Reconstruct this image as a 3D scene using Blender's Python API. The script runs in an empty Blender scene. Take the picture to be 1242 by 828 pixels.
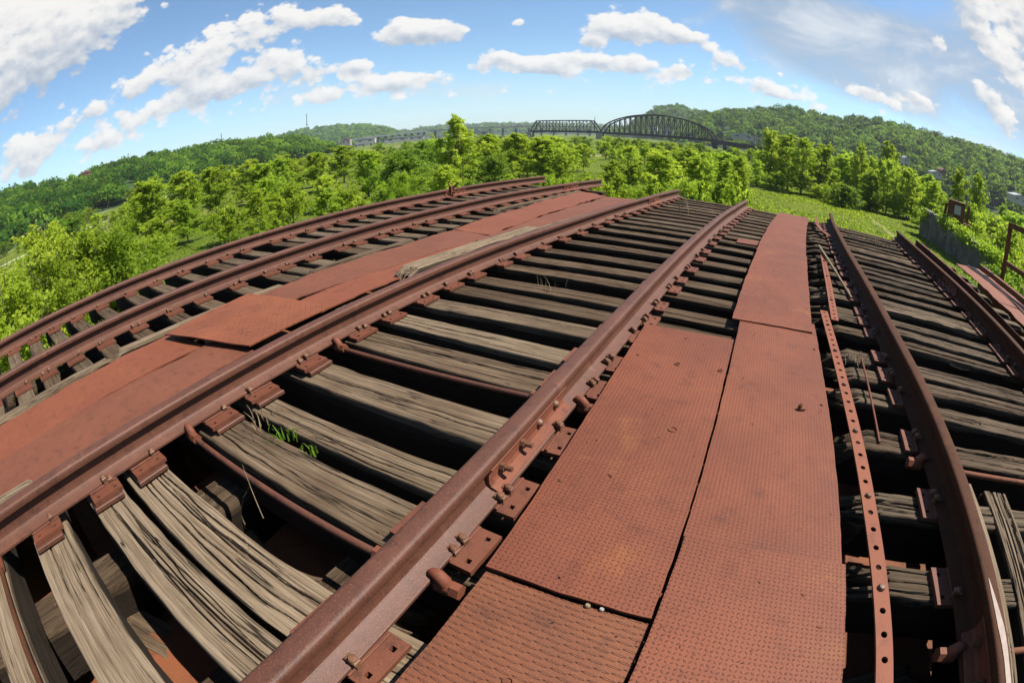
import bpy, math, random
import numpy as np
R = math.radians
PI = math.pi
C = bpy.context.scene.collection
GZ = -7.0          # ground level (rail heads are at z = 0)
EYE = 0.9883

# ------------------------------------------------------------------ helpers
def vnoise(x, y, seed=0):
    x = np.asarray(x, float); y = np.asarray(y, float)
    xi = np.floor(x).astype(np.int64); yi = np.floor(y).astype(np.int64)
    fx = x - xi; fy = y - yi
    fx = fx*fx*(3-2*fx); fy = fy*fy*(3-2*fy)
    def h(a, b):
        n = (a*374761393 + b*668265263 + seed*1274126177) & 0x7fffffff
        n = ((n ^ (n >> 13))*1274126177) & 0x7fffffff
        n = (n ^ (n >> 16)) & 0xffff
        return n/65535.0*2-1
    return ((h(xi, yi)*(1-fx)+h(xi+1, yi)*fx)*(1-fy) + (h(xi, yi+1)*(1-fx)+h(xi+1, yi+1)*fx)*fy)

def fbm(x, y, seed=0, o=4):
    s = 0; a = .5
    for k in range(o):
        s = s + a*vnoise(x*2**k, y*2**k, seed+k*17); a *= .5
    return s

KX, KZ = .0075, -.0008
def W(u, v, z):
    """deck coordinates (across, along, up) -> world; the track bends gently to the right"""
    return np.stack(np.broadcast_arrays(u+KX*v*v, v, z+KZ*v*v), -1)
def heading(v): return -math.atan(2*KX*v)

class MB:
    def __init__(s): s.v = []; s.f = []; s.n = 0
    def add(s, verts, faces):
        verts = np.asarray(verts, float).reshape(-1, 3)
        s.v.append(verts); s.f += [tuple(int(i)+s.n for i in f) for f in faces]; s.n += len(verts)
    def box(s, c, d, rz=0, bev=0, rot=None):
        hx, hy, hz = d[0]/2, d[1]/2, d[2]/2
        if bev <= 0:
            p = np.array([[x, y, z] for z in (-hz, hz) for y in (-hy, hy) for x in (-hx, hx)])
            f = [(0, 2, 3, 1), (4, 5, 7, 6), (0, 1, 5, 4), (2, 6, 7, 3), (0, 4, 6, 2), (1, 3, 7, 5)]
        else:
            b = min(bev, hx*.45, hy*.45, hz*.45)
            ring = []
            for z, i in ((-hz, b), (-hz+b, 0), (hz-b, 0), (hz, b)):
                ring.append([[-hx+i, -hy+i, z], [hx-i, -hy+i, z], [hx-i, hy-i, z], [-hx+i, hy-i, z]])
            p = np.array(ring).reshape(-1, 3)
            f = [(3, 2, 1, 0), (12, 13, 14, 15)]
            for k in range(3):
                for j in range(4):
                    f.append((k*4+j, k*4+(j+1) % 4, k*4+4+(j+1) % 4, k*4+4+j))
        if rot is not None: p = p@np.array(rot).T
        if rz:
            cc, ss = math.cos(rz), math.sin(rz)
            p = p@np.array([[cc, -ss, 0], [ss, cc, 0], [0, 0, 1]]).T
        s.add(p+np.array(c), f); return s
    def tube(s, pts, rad, n=8, cap=True):
        pts = np.asarray(pts, float); m = len(pts)
        rad = np.broadcast_to(np.asarray(rad, float), (m,))
        t = np.gradient(pts, axis=0); t /= np.linalg.norm(t, axis=1)[:, None]+1e-12
        up = np.array([0, 0, 1.]) if abs(t[0][2]) < .9 else np.array([1., 0, 0])
        V = []
        for i in range(m):
            a = np.cross(t[i], up); a /= np.linalg.norm(a)+1e-12
            b = np.cross(a, t[i]); up = b
            an = np.arange(n)*2*PI/n
            V.append(pts[i]+rad[i]*(np.cos(an)[:, None]*a+np.sin(an)[:, None]*b))
        f = [(i*n+j, i*n+n+j, i*n+n+(j+1) % n, i*n+(j+1) % n) for i in range(m-1) for j in range(n)]
        if cap: f += [tuple(range(n)), tuple(range((m-1)*n+n-1, (m-1)*n-1, -1))]
        s.add(np.concatenate(V), f); return s
    def bar(s, a, b, w, h=None):
        """square-section bar between two points"""
        h = h or w
        a = np.array(a, float); b = np.array(b, float); t = b-a; t /= np.linalg.norm(t)
        up = np.array([0, 0, 1.]) if abs(t[2]) < .95 else np.array([1., 0, 0])
        sx = np.cross(t, up); sx /= np.linalg.norm(sx); sz = np.cross(sx, t)
        p = [q+i*sx*w/2+j*sz*h/2 for q in (a, b) for i, j in ((-1, -1), (1, -1), (1, 1), (-1, 1))]
        s.add(p, [(0, 1, 2, 3), (7, 6, 5, 4), (0, 4, 5, 1), (1, 5, 6, 2), (2, 6, 7, 3), (3, 7, 4, 0)]); return s
    def dome(s, c, r, h, n=10):
        V = [[c[0]+r*k*math.cos(a), c[1]+r*k*math.sin(a), c[2]+z] for k, z in ((1, 0), (.98, h*.45), (.7, h*.88)) for a in np.arange(n)*2*PI/n]
        V.append([c[0], c[1], c[2]+h])
        f = [(k*n+j, k*n+(j+1) % n, k*n+n+(j+1) % n, k*n+n+j) for k in range(2) for j in range(n)]
        f += [(2*n+j, 2*n+(j+1) % n, 3*n) for j in range(n)]
        s.add(V, f); return s
    def mesh(s, name, mat, smooth=False, ang=40):
        me = bpy.data.meshes.new(name)
        me.from_pydata(np.concatenate(s.v).tolist(), [], s.f)
        if mat: me.materials.append(mat)
        if smooth:
            me.shade_smooth(); me.set_sharp_from_angle(angle=R(ang))
        me.update(); return me
    def build(s, name, mat, parent=None, smooth=False, ang=40, loc=None):
        return link(name, s.mesh(name, mat, smooth, ang), parent, loc)

def link(name, me, parent=None, loc=None, rz=0):
    o = bpy.data.objects.new(name, me); C.objects.link(o)
    if parent is not None: o.parent = parent
    if loc is not None: o.location = loc
    if rz: o.rotation_euler[2] = rz
    return o
def empty(name, loc, rz=0):
    o = bpy.data.objects.new(name, None); C.objects.link(o); o.location = loc; o.rotation_euler[2] = rz
    o.empty_display_size = .2
    return o
def tag(o, label, cat=None, group=None, kind=None):
    if label: o['label'] = label
    if cat: o['category'] = cat
    if group: o['group'] = group
    if kind: o['kind'] = kind
    return o
def gridfaces(nx, ny):
    i = np.arange(nx-1)[:, None]*ny; j = np.arange(ny-1)[None, :]
    a = (i+j).ravel()
    return np.stack([a, a+ny, a+ny+1, a+1], 1)
def npmesh(name, V, Q, mat, smooth=False, attr=None):
    me = bpy.data.meshes.new(name)
    V = np.ascontiguousarray(V, np.float32); Q = np.ascontiguousarray(Q, np.int32)
    k = Q.shape[1]
    me.vertices.add(len(V)); me.vertices.foreach_set('co', V.ravel())
    me.loops.add(Q.size); me.loops.foreach_set('vertex_index', Q.ravel())
    me.polygons.add(len(Q)); me.polygons.foreach_set('loop_start', np.arange(0, Q.size, k, dtype=np.int32))
    me.update(calc_edges=True)
    if smooth: me.shade_smooth()
    else: me.shade_flat()
    if attr is not None:
        a = me.attributes.new('tint', 'FLOAT', 'FACE'); a.data.foreach_set('value', np.ascontiguousarray(attr, np.float32))
    if mat: me.materials.append(mat)
    return me
ORD = ['', 'first', 'second', 'third', 'fourth', 'fifth', 'sixth', 'seventh', 'eighth', 'ninth', 'tenth', 'eleventh', 'twelfth', 'thirteenth', 'fourteenth', 'fifteenth', 'sixteenth', 'seventeenth', 'eighteenth', 'nineteenth', 'twentieth']
def ordn(n):
    if n <= 20: return ORD[n]
    if n < 30: return 'twenty-'+ORD[n-20]
    if n == 30: return 'thirtieth'
    if n < 40: return 'thirty-'+ORD[n-30]
    if n == 40: return 'fortieth'
    if n < 50: return 'forty-'+ORD[n-40]
    return 'fiftieth' if n == 50 else 'fifty-'+ORD[n-50]

# ------------------------------------------------------------------ materials
class NT:
    def __init__(s, name):
        s.m = bpy.data.materials.new(name); s.m.use_nodes = True
        s.t = s.m.node_tree; s.t.nodes.clear()
        s.out = s.n('ShaderNodeOutputMaterial')
    def n(s, typ, **kw):
        nd = s.t.nodes.new(typ)
        for k, v in kw.items():
            if k.startswith('i_'):
                key = k[2:]; key = int(key) if key.isdigit() else key.replace('_', ' ')
                s.set(nd.inputs[key], v)
            else: setattr(nd, k, v)
        return nd
    def set(s, inp, v):
        if hasattr(v, 'is_output') and v.is_output: s.t.links.new(v, inp)
        elif isinstance(v, bpy.types.Node): s.t.links.new(v.outputs[0], inp)
        else: inp.default_value = v
    def math(s, op, a, b=None, c=None, clamp=False):
        nd = s.n('ShaderNodeMath', operation=op, use_clamp=clamp)
        s.set(nd.inputs[0], a)
        if b is not None: s.set(nd.inputs[1], b)
        if c is not None: s.set(nd.inputs[2], c)
        return nd.outputs[0]
    def noise(s, vec, scale, detail=4, rough=.55, dist=0):
        nd = s.n('ShaderNodeTexNoise', i_Scale=scale, i_Detail=detail, i_Roughness=rough, i_Distortion=dist)
        if vec is not None: s.set(nd.inputs['Vector'], vec)
        return nd.outputs[0]
    def ramp(s, fac, stops):
        nd = s.n('ShaderNodeValToRGB'); e = nd.color_ramp.elements
        while len(e) < len(stops): e.new(.5)
        for k, (p, c) in enumerate(stops):
            e[k].position = p; e[k].color = (*c, 1) if len(c) == 3 else c
        s.set(nd.inputs[0], fac); return nd.outputs[0]
    def mix(s, fac, a, b, mode='MIX'):
        nd = s.n('ShaderNodeMix', data_type='RGBA', blend_type=mode)
        s.set(nd.inputs[0], fac)
        for i, v in ((6, a), (7, b)):
            if isinstance(v, tuple): v = (*v, 1) if len(v) == 3 else v
            s.set(nd.inputs[i], v)
        return nd.outputs[2]
    def map(s, vec, scale=(1, 1, 1), loc=(0, 0, 0), rot=(0, 0, 0)):
        nd = s.n('ShaderNodeMapping', i_Scale=scale, i_Location=loc, i_Rotation=rot); s.set(nd.inputs[0], vec)
        return nd.outputs[0]
    def obj(s): return s.n('ShaderNodeTexCoord').outputs['Object']
    def rnd(s): return s.n('ShaderNodeObjectInfo').outputs['Random']
    def ocol(s): return s.n('ShaderNodeObjectInfo').outputs['Color']
    def sm(s, x, a, b):
        nd = s.n('ShaderNodeMapRange', interpolation_type='SMOOTHSTEP', i_From_Min=a, i_From_Max=b); s.set(nd.inputs[0], x)
        return nd.outputs[0]
    def bump(s, h, strength=.5, dist=.01, nrm=None):
        nd = s.n('ShaderNodeBump', i_Strength=strength, i_Distance=dist, i_Height=h)
        if nrm is not None: s.set(nd.inputs['Normal'], nrm)
        return nd.outputs[0]
    def pbsdf(s, col, rough=.8, nrm=None, metal=0, spec=.3):
        if isinstance(col, tuple): col = (*col, 1)
        nd = s.n('ShaderNodeBsdfPrincipled', i_Base_Color=col, i_Roughness=rough, i_Metallic=metal)
        s.set(nd.inputs['Specular IOR Level'], spec)
        if nrm is not None: s.set(nd.inputs['Normal'], nrm)
        s.t.links.new(nd.outputs[0], s.out.inputs[0]); return nd

def mat_simple(name, col, rough=.8, var=.25, scale=4, metal=0):
    t = NT(name); o = t.obj()
    n = t.noise(o, scale, 6, .65)
    k = t.math('MULTIPLY_ADD', n, 2*var, 1-var)
    c = t.n('ShaderNodeVectorMath', operation='SCALE'); c.inputs[0].default_value = col; t.set(c.inputs['Scale'], k)
    t.pbsdf(c.outputs[0], rough, t.bump(n, .3, .01), metal); return t.m

def mat_rust(name, base, dark, light, speck, rough=.72, bump=.35, orange=.0, spec=.35):
    """pitted, painted-looking rust"""
    base, dark, light, speck = [tuple(a*b for a, b in zip(q, (.325, .258, .160))) for q in (base, dark, light, speck)]
    dark = tuple(a*.8 for a in dark)
    t = NT(name); o = t.obj()
    sh = t.n('ShaderNodeVectorMath', operation='ADD'); t.set(sh.inputs[0], o)
    rn = t.math('MULTIPLY', t.rnd(), 37.0); t.set(sh.inputs[1], rn)
    p = sh.outputs[0]
    big = t.noise(p, 2.3, 5, .6); mid = t.noise(p, 17, 5, .65); fine = t.noise(p, 160, 3, .6)
    c = t.mix(t.sm(big, .35, .7), base, light)
    c = t.mix(t.math('MULTIPLY', t.sm(mid, .5, .75), .75), c, dark)
    blot = t.noise(p, 5.5, 6, .72)
    c = t.mix(t.math('MULTIPLY', t.sm(blot, .56, .70), .55), c, dark)
    c = t.mix(t.math('MULTIPLY', t.sm(blot, .42, .30), .45), c, speck)
    c = t.mix(t.math('MULTIPLY', t.sm(fine, .55, .75), .8), c, speck)
    c = t.mix(t.math('MULTIPLY', t.sm(fine, .42, .25), .55), c, dark)
    if orange:
        og = t.noise(p, 3.7, 6, .7)
        c = t.mix(t.math('MULTIPLY', t.sm(og, .56, .72), orange), c, (.16, .055, .013))
    b1 = t.bump(mid, bump*.6, .006); b2 = t.bump(fine, bump, .002, b1)
    t.pbsdf(c, rough, b2, 0, spec); return t.m

M = {}
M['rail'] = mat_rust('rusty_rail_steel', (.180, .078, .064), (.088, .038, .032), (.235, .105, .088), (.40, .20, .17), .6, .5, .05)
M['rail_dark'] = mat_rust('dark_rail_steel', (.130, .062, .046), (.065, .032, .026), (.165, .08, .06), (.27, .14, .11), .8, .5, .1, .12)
M['rust'] = mat_rust('red_rust_steel', (.30, .098, .062), (.13, .045, .033), (.36, .125, .08), (.40, .17, .12), .75, .5, .1)
M['plate'] = mat_rust('brown_rust_plate', (.245, .088, .062), (.11, .042, .032), (.31, .118, .085), (.37, .18, .14), .7, .5, .1)
M['rust_flat'] = mat_rust('rust_red_sheet', (.345, .112, .066), (.235, .078, .05), (.395, .135, .082), (.42, .16, .10), .78, .18, .15)
M['lowrust'] = mat_rust('orange_flaking_rust', (.34, .135, .08), (.14, .06, .045), (.44, .17, .09), (.40, .2, .12), .85, .6, .35)
M['rust_dull'] = mat_rust('dull_purple_rust_sheet', (.285, .105, .072), (.19, .07, .05), (.335, .128, .09), (.38, .17, .12), .8, .25, .2)
M['strap'] = mat_rust('orange_rust_strap', (.40, .13, .078), (.25, .08, .05), (.45, .155, .09), (.47, .2, .13), .75, .35, .25)
M['girder'] = mat_rust('dark_rust_girder', (.25, .10, .06), (.09, .042, .034), (.40, .15, .07), (.45, .18, .09), .85, .6, .8)
M['bolt'] = mat_rust('worn_bolt_steel', (.26, .13, .10), (.15, .06, .045), (.36, .22, .19), (.45, .32, .28), .5, .5, 0)
M['brdark'] = mat_rust('black_bridge_steel', (.030, .026, .028), (.02, .016, .016), (.04, .032, .032), (.05, .04, .034), .9, .2, 0, .1)
M['conc'] = mat_simple('stained_concrete', (.22, .20, .17), .9, .35, 1.5)
M['pale'] = mat_simple('pale_wall_paint', (.30, .285, .26), .8, .12, .6)
M['roofred'] = mat_simple('red_brown_roof', (.13, .06, .045), .85, .2, 1)
M['roofgrey'] = mat_simple('grey_roof', (.24, .24, .25), .85, .2, 1)
M['windark'] = mat_simple('dark_window_glass', (.03, .035, .04), .15, .1, 1)
M['stick'] = mat_simple('dry_stalk', (.16, .12, .065), .9, .3, 9)
M['cable'] = mat_simple('black_cable', (.035, .03, .028), .6, .3, 9)
M['shiny'] = mat_simple('worn_bright_steel', (.20, .15, .12), .6, .5, 28, 0)

# rust-eaten concrete with ivy stains
def mat_wall():
    t = NT('streaked_concrete'); o = t.obj()
    st = t.noise(t.map(o, (.5, .5, .42)), 1.3, 7, .7)
    n = t.noise(o, 5, 6, .7)
    c = t.ramp(st, [(.34, (.03, .028, .022)), (.5, (.085, .077, .065)), (.66, (.19, .18, .165))])
    c = t.mix(t.math('MULTIPLY', n, .5), c, (.09, .075, .055))
    t.pbsdf(c, .95, t.bump(n, .6, .05)); return t.m
M['wall'] = mat_wall()

# tread plate: raised lozenges in alternating directions / running-bond bars, patches of orange rust
def mat_tread(name, kind, base, dark, hi, pitch=.0158):
    base, dark, hi = [tuple(a*b for a, b in zip(q, (.335, .246, .126))) for q in (base, dark, hi)]
    t = NT(name)
    uvn = t.n('ShaderNodeUVMap'); uv = uvn.outputs[0]
    x, y = t.n('ShaderNodeSeparateXYZ', i_0=uv).outputs[:2]
    if kind == 'diamond':
        p = pitch
        wob = t.noise(uv, 60, 2, .5)
        X = t.math('ADD', t.math('DIVIDE', x, p), t.math('MULTIPLY', wob, .22)); Y = t.math('ADD', t.math('DIVIDE', y, p), t.math('MULTIPLY', wob, .22))
        fx = t.math('SUBTRACT', t.math('FRACT', X), .5); fy = t.math('SUBTRACT', t.math('FRACT', Y), .5)
        ck = t.math('FLOORED_MODULO', t.math('ADD', t.math('FLOOR', X), t.math('FLOOR', Y)), 2.0)
        s1 = t.math('ADD', fx, fy); s2 = t.math('SUBTRACT', fx, fy)
        a = t.n('ShaderNodeMix', data_type='FLOAT', i_0=ck, i_2=s1, i_3=s2).outputs[0]
        b = t.n('ShaderNodeMix', data_type='FLOAT', i_0=ck, i_2=s2, i_3=s1).outputs[0]
        d = t.math('ADD', t.math('DIVIDE', t.math('ABSOLUTE', a), .50), t.math('DIVIDE', t.math('ABSOLUTE', b), .21))
        h = t.sm(d, 1.0, .45); k = 1.0
        cid = t.n('ShaderNodeCombineXYZ'); t.set(cid.inputs[0], t.math('FLOOR', X)); t.set(cid.inputs[1], t.math('FLOOR', Y))
        cell = t.n('ShaderNodeTexWhiteNoise', noise_dimensions='2D'); t.set(cell.inputs[0], cid.outputs[0]); cell = cell.outputs[0]
    else:
        px, py = .050, .0200
        row = t.math('FLOOR', t.math('DIVIDE', y, py))
        X = t.math('ADD', t.math('DIVIDE', x, px), t.math('MULTIPLY', t.math('FLOORED_MODULO', row, 2.0), .5))
        fx = t.math('SUBTRACT', t.math('FRACT', X), .5); fy = t.math('SUBTRACT', t.math('FRACT', t.math('DIVIDE', y, py)), .5)
        fy = t.math('ADD', fy, t.math('MULTIPLY', fx, .22))
        d = t.math('ADD', t.math('POWER', t.math('DIVIDE', t.math('ABSOLUTE', fx), .46), 2.0), t.math('POWER', t.math('DIVIDE', t.math('ABSOLUTE', fy), .15), 2.0))
        h = t.sm(d, 1.0, .4); k = 1.3; cell = .6
    big = t.noise(uv, 1.7, 6, .6); mid = t.noise(uv, 9, 6, .7); fine = t.noise(uv, 170, 3, .65); og = t.noise(uv, 2.1, 5, .65)
    wear = t.noise(uv, 30, 4, .7)
    c = t.mix(t.sm(big, .32, .66), tuple(a*.86 for a in base), hi)
    c = t.mix(t.math('MULTIPLY', t.sm(mid, .50, .76), .7), c, dark)
    c = t.mix(t.math('MULTIPLY', t.sm(og, .57, .75), .65), c, (.175, .060, .013))
    c = t.mix(t.math('MULTIPLY', t.sm(fine, .55, .72), .40), c, (.19, .10, .065))
    # dark rim painted around the raised tread to stand for its shade
    edge = t.math('MULTIPLY', t.math('MULTIPLY', t.sm(d, .45, .95), t.sm(d, 1.9, 1.05)), t.math('MULTIPLY_ADD', cell, .8, .35))
    c = t.mix(t.math('MULTIPLY', edge, t.math('MULTIPLY_ADD', wear, .9, .40)), c, dark)
    hh = t.math('ADD', t.math('MULTIPLY', h, t.math('MULTIPLY_ADD', wear, .8, .45)), t.math('MULTIPLY', fine, .35))
    bm = t.bump(hh, 1.0*k, .0045, t.bump(big, .25, .03))
    t.pbsdf(c, t.math('MULTIPLY_ADD', fine, .2, .62), bm, 0, .35); return t.m
M['diamond'] = mat_tread('diamond_tread_plate', 'diamond', (.335, .108, .068), (.15, .042, .028), (.385, .132, .085))
M['diamond_big'] = mat_tread('worn_tread_plate', 'diamond', (.42, .15, .09), (.13, .04, .026), (.48, .18, .11), .027)
M['dash'] = mat_tread('bar_tread_plate', 'dash', (.315, .125, .082), (.155, .06, .042), (.37, .155, .10))

# weathered timber: grain runs along local x; object colour .r = silver-grey weathering, .g = brightness
def mat_wood():
    t = NT('weathered_timber'); o = t.obj()
    ad = t.n('ShaderNodeVectorMath', operation='ADD'); t.set(ad.inputs[0], o); t.set(ad.inputs[1], t.math('MULTIPLY', t.rnd(), 53.0))
    p = ad.outputs[0]
    ws = t.noise(t.map(p, (1.1, 5, 5)), 1.5, 3, .5)
    wv = t.n('ShaderNodeVectorMath', operation='ADD'); t.set(wv.inputs[0], p)
    cx = t.n('ShaderNodeCombineXYZ'); t.set(cx.inputs[1], t.math('MULTIPLY', ws, .022)); t.set(wv.inputs[1], cx.outputs[0])
    g0 = t.noise(t.map(wv.outputs[0], (1.0, 42, 42)), 1.0, 5, .65)
    g1 = t.math('ADD', t.math('MULTIPLY', t.noise(t.map(wv.outputs[0], (2.2, 170, 170)), 1.0, 5, .7), .62), t.math('MULTIPLY', g0, .38))
    g2 = t.noise(t.map(wv.outputs[0], (5, 420, 420)), 1.0, 3, .6)
    bl = t.noise(p, 3.1, 5, .6)
    grey = t.ramp(g1, [(.34, (.018, .012, .007)), (.42, (.088, .062, .038)), (.52, (.150, .110, .070)), (.66, (.220, .172, .120))])
    brown = t.ramp(g1, [(.34, (.008, .005, .003)), (.44, (.036, .022, .012)), (.54, (.078, .049, .028)), (.68, (.135, .092, .056))])
    oc = t.n('ShaderNodeSeparateColor'); t.set(oc.inputs[0], t.ocol())
    w = t.math('ADD', oc.outputs[0], t.math('MULTIPLY', t.math('SUBTRACT', bl, .5), 1.3), clamp=True)
    c = t.mix(w, brown, grey)
    c = t.mix(t.math('MULTIPLY', t.sm(g2, .5, .3), .6), c, (.024, .017, .011))
    ck = t.math('ABSOLUTE', t.math('SUBTRACT', t.noise(t.map(wv.outputs[0], (.55, 15, 15)), 1.0, 3, .55), .5))
    ckm = t.math('MULTIPLY', t.sm(ck, .012, .003), t.sm(t.noise(p, 2.3, 3, .5), .44, .58))
    c = t.mix(t.math('MULTIPLY', ckm, .92), c, (.008, .006, .004))
    moss = t.noise(p, 5.3, 5, .7)
    c = t.mix(t.math('MULTIPLY', t.sm(moss, .62, .78), .2), c, (.085, .08, .026))
    # shade painted into the colour: tie sides darkened, tops left as they are
    sd = t.n('ShaderNodeAttribute', attribute_name='side_shade').outputs['Fac']
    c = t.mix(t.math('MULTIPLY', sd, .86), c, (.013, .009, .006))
    sc = t.n('ShaderNodeVectorMath', operation='SCALE'); t.set(sc.inputs[0], c)
    t.set(sc.inputs['Scale'], t.math('MULTIPLY_ADD', oc.outputs[1], 1.0, 0.0))
    b = t.bump(t.math('MULTIPLY_ADD', ckm, -1.6, g1), .8, .005); b = t.bump(g2, .5, .003, b)
    t.pbsdf(sc.outputs[0], .92, b, 0, .15); return t.m
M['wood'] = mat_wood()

def mat_leaf(name, lo, mid, hi, trans=.4, spec=.2):
    t = NT(name)
    at = t.n('ShaderNodeAttribute', attribute_name='tint').outputs['Fac']
    r = t.rnd()
    f = t.math('ADD', at, t.math('MULTIPLY', t.math('SUBTRACT', r, .5), .55), clamp=True)
    c = t.ramp(f, [(0, lo), (.5, mid), (1, hi)])
    oc = t.mix(.999, c, t.ocol(), 'MULTIPLY')
    pb = t.n('ShaderNodeBsdfPrincipled', i_Roughness=.55); t.set(pb.inputs[0], oc); pb.inputs['Specular IOR Level'].default_value = spec
    tr = t.n('ShaderNodeBsdfTranslucent'); tc = t.mix(.5, oc, (.55, .62, .05), 'MULTIPLY'); t.set(tr.inputs[0], t.mix(.45, oc, (.38, .50, .030)))
    mx = t.n('ShaderNodeMixShader', i_0=trans); t.set(mx.inputs[1], pb.outputs[0]); t.set(mx.inputs[2], tr.outputs[0])
    t.t.links.new(mx.outputs[0], t.out.inputs[0]); return t.m
M['leaf'] = mat_leaf('young_leaf', (.110, .180, .014), (.215, .315, .024), (.320, .405, .046), .64)
M['leafd'] = mat_leaf('dark_leaf', (.040, .105, .011), (.085, .180, .017), (.150, .245, .026), .52)
M['woods'] = mat_leaf('woodland_canopy', (.016, .054, .008), (.056, .130, .014), (.140, .225, .024), .45, .04)
M['bark'] = mat_simple('grey_bark', (.10, .08, .06), .9, .4, 12)

def mat_ground():
    t = NT('meadow_grass'); g = t.n('ShaderNodeNewGeometry').outputs['Position']
    a = t.noise(g, .035, 6, .6); b = t.noise(g, .35, 6, .65); d = t.noise(g, 6, 4, .7)
    c = t.ramp(a, [(.32, (.055, .085, .007)), (.5, (.098, .125, .010)), (.66, (.150, .150, .026))])
    c = t.mix(t.math('MULTIPLY', t.sm(b, .45, .7), .6), c, (.060, .105, .009))
    c = t.mix(t.math('MULTIPLY', t.sm(b, .46, .28), .55), c, (.14, .15, .03))
    c = t.mix(t.math('MULTIPLY', d, .5), c, (.035, .065, .007))
    t.pbsdf(c, .95, t.bump(d, .8, .25), 0, .1); return t.m
M['ground'] = mat_ground()
M['dirt'] = mat_simple('pale_dirt_track', (.135, .125, .045), .95, .3, .8)
M['gravel'] = mat_simple('pale_gravel_road', (.27, .25, .19), .95, .25, .3)
M['hill'] = mat_simple('woodland_floor', (.022, .045, .009), .95, .4, .02)
M['bridgegrey'] = mat_simple('grey_bridge_paint', (.07, .085, .085), .8, .2, .2)
M['dryfield'] = mat_simple('dry_olive_field', (.135, .15, .035), .95, .3, .15)
def mat_water():
    t = NT('river_water'); g = t.n('ShaderNodeNewGeometry').outputs['Position']
    n = t.noise(t.map(g, (.6, .6, .6)), 1, 4, .6)
    t.pbsdf((.06, .085, .08), .08, t.bump(n, .15, .1), 0, .5); return t.m
M['water'] = mat_water()

# ------------------------------------------------------------------ camera (fisheye lens on a crop sensor)
cam = bpy.data.cameras.new('camera'); co = bpy.data.objects.new('camera', cam); C.objects.link(co)
bpy.context.scene.camera = co
cam.type = 'PANO'; cam.panorama_type = 'FISHEYE_EQUISOLID'
cam.sensor_fit = 'HORIZONTAL'; cam.sensor_width = 22.3; cam.sensor_height = 22.3*682/1024
cam.fisheye_lens = 593.5/1242*22.3; cam.fisheye_fov = PI
cam.clip_start = .02; cam.clip_end = 20000
yaw, pit, rol = -.4841, -.4279, -.0227
cy, sy, cp, sp = math.cos(yaw), math.sin(yaw), math.cos(pit), math.sin(pit)
fw = np.array([sy*cp, cy*cp, sp]); rt = np.array([cy, -sy, 0]); up = np.cross(rt, fw)
cr, sr = math.cos(rol), math.sin(rol)
r2 = rt*cr+up*sr; u2 = up*cr-rt*sr
from mathutils import Matrix
co.matrix_world = Matrix([[r2[0], u2[0], -fw[0], 0], [r2[1], u2[1], -fw[1], 0], [r2[2], u2[2], -fw[2], EYE], [0, 0, 0, 1]])

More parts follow.
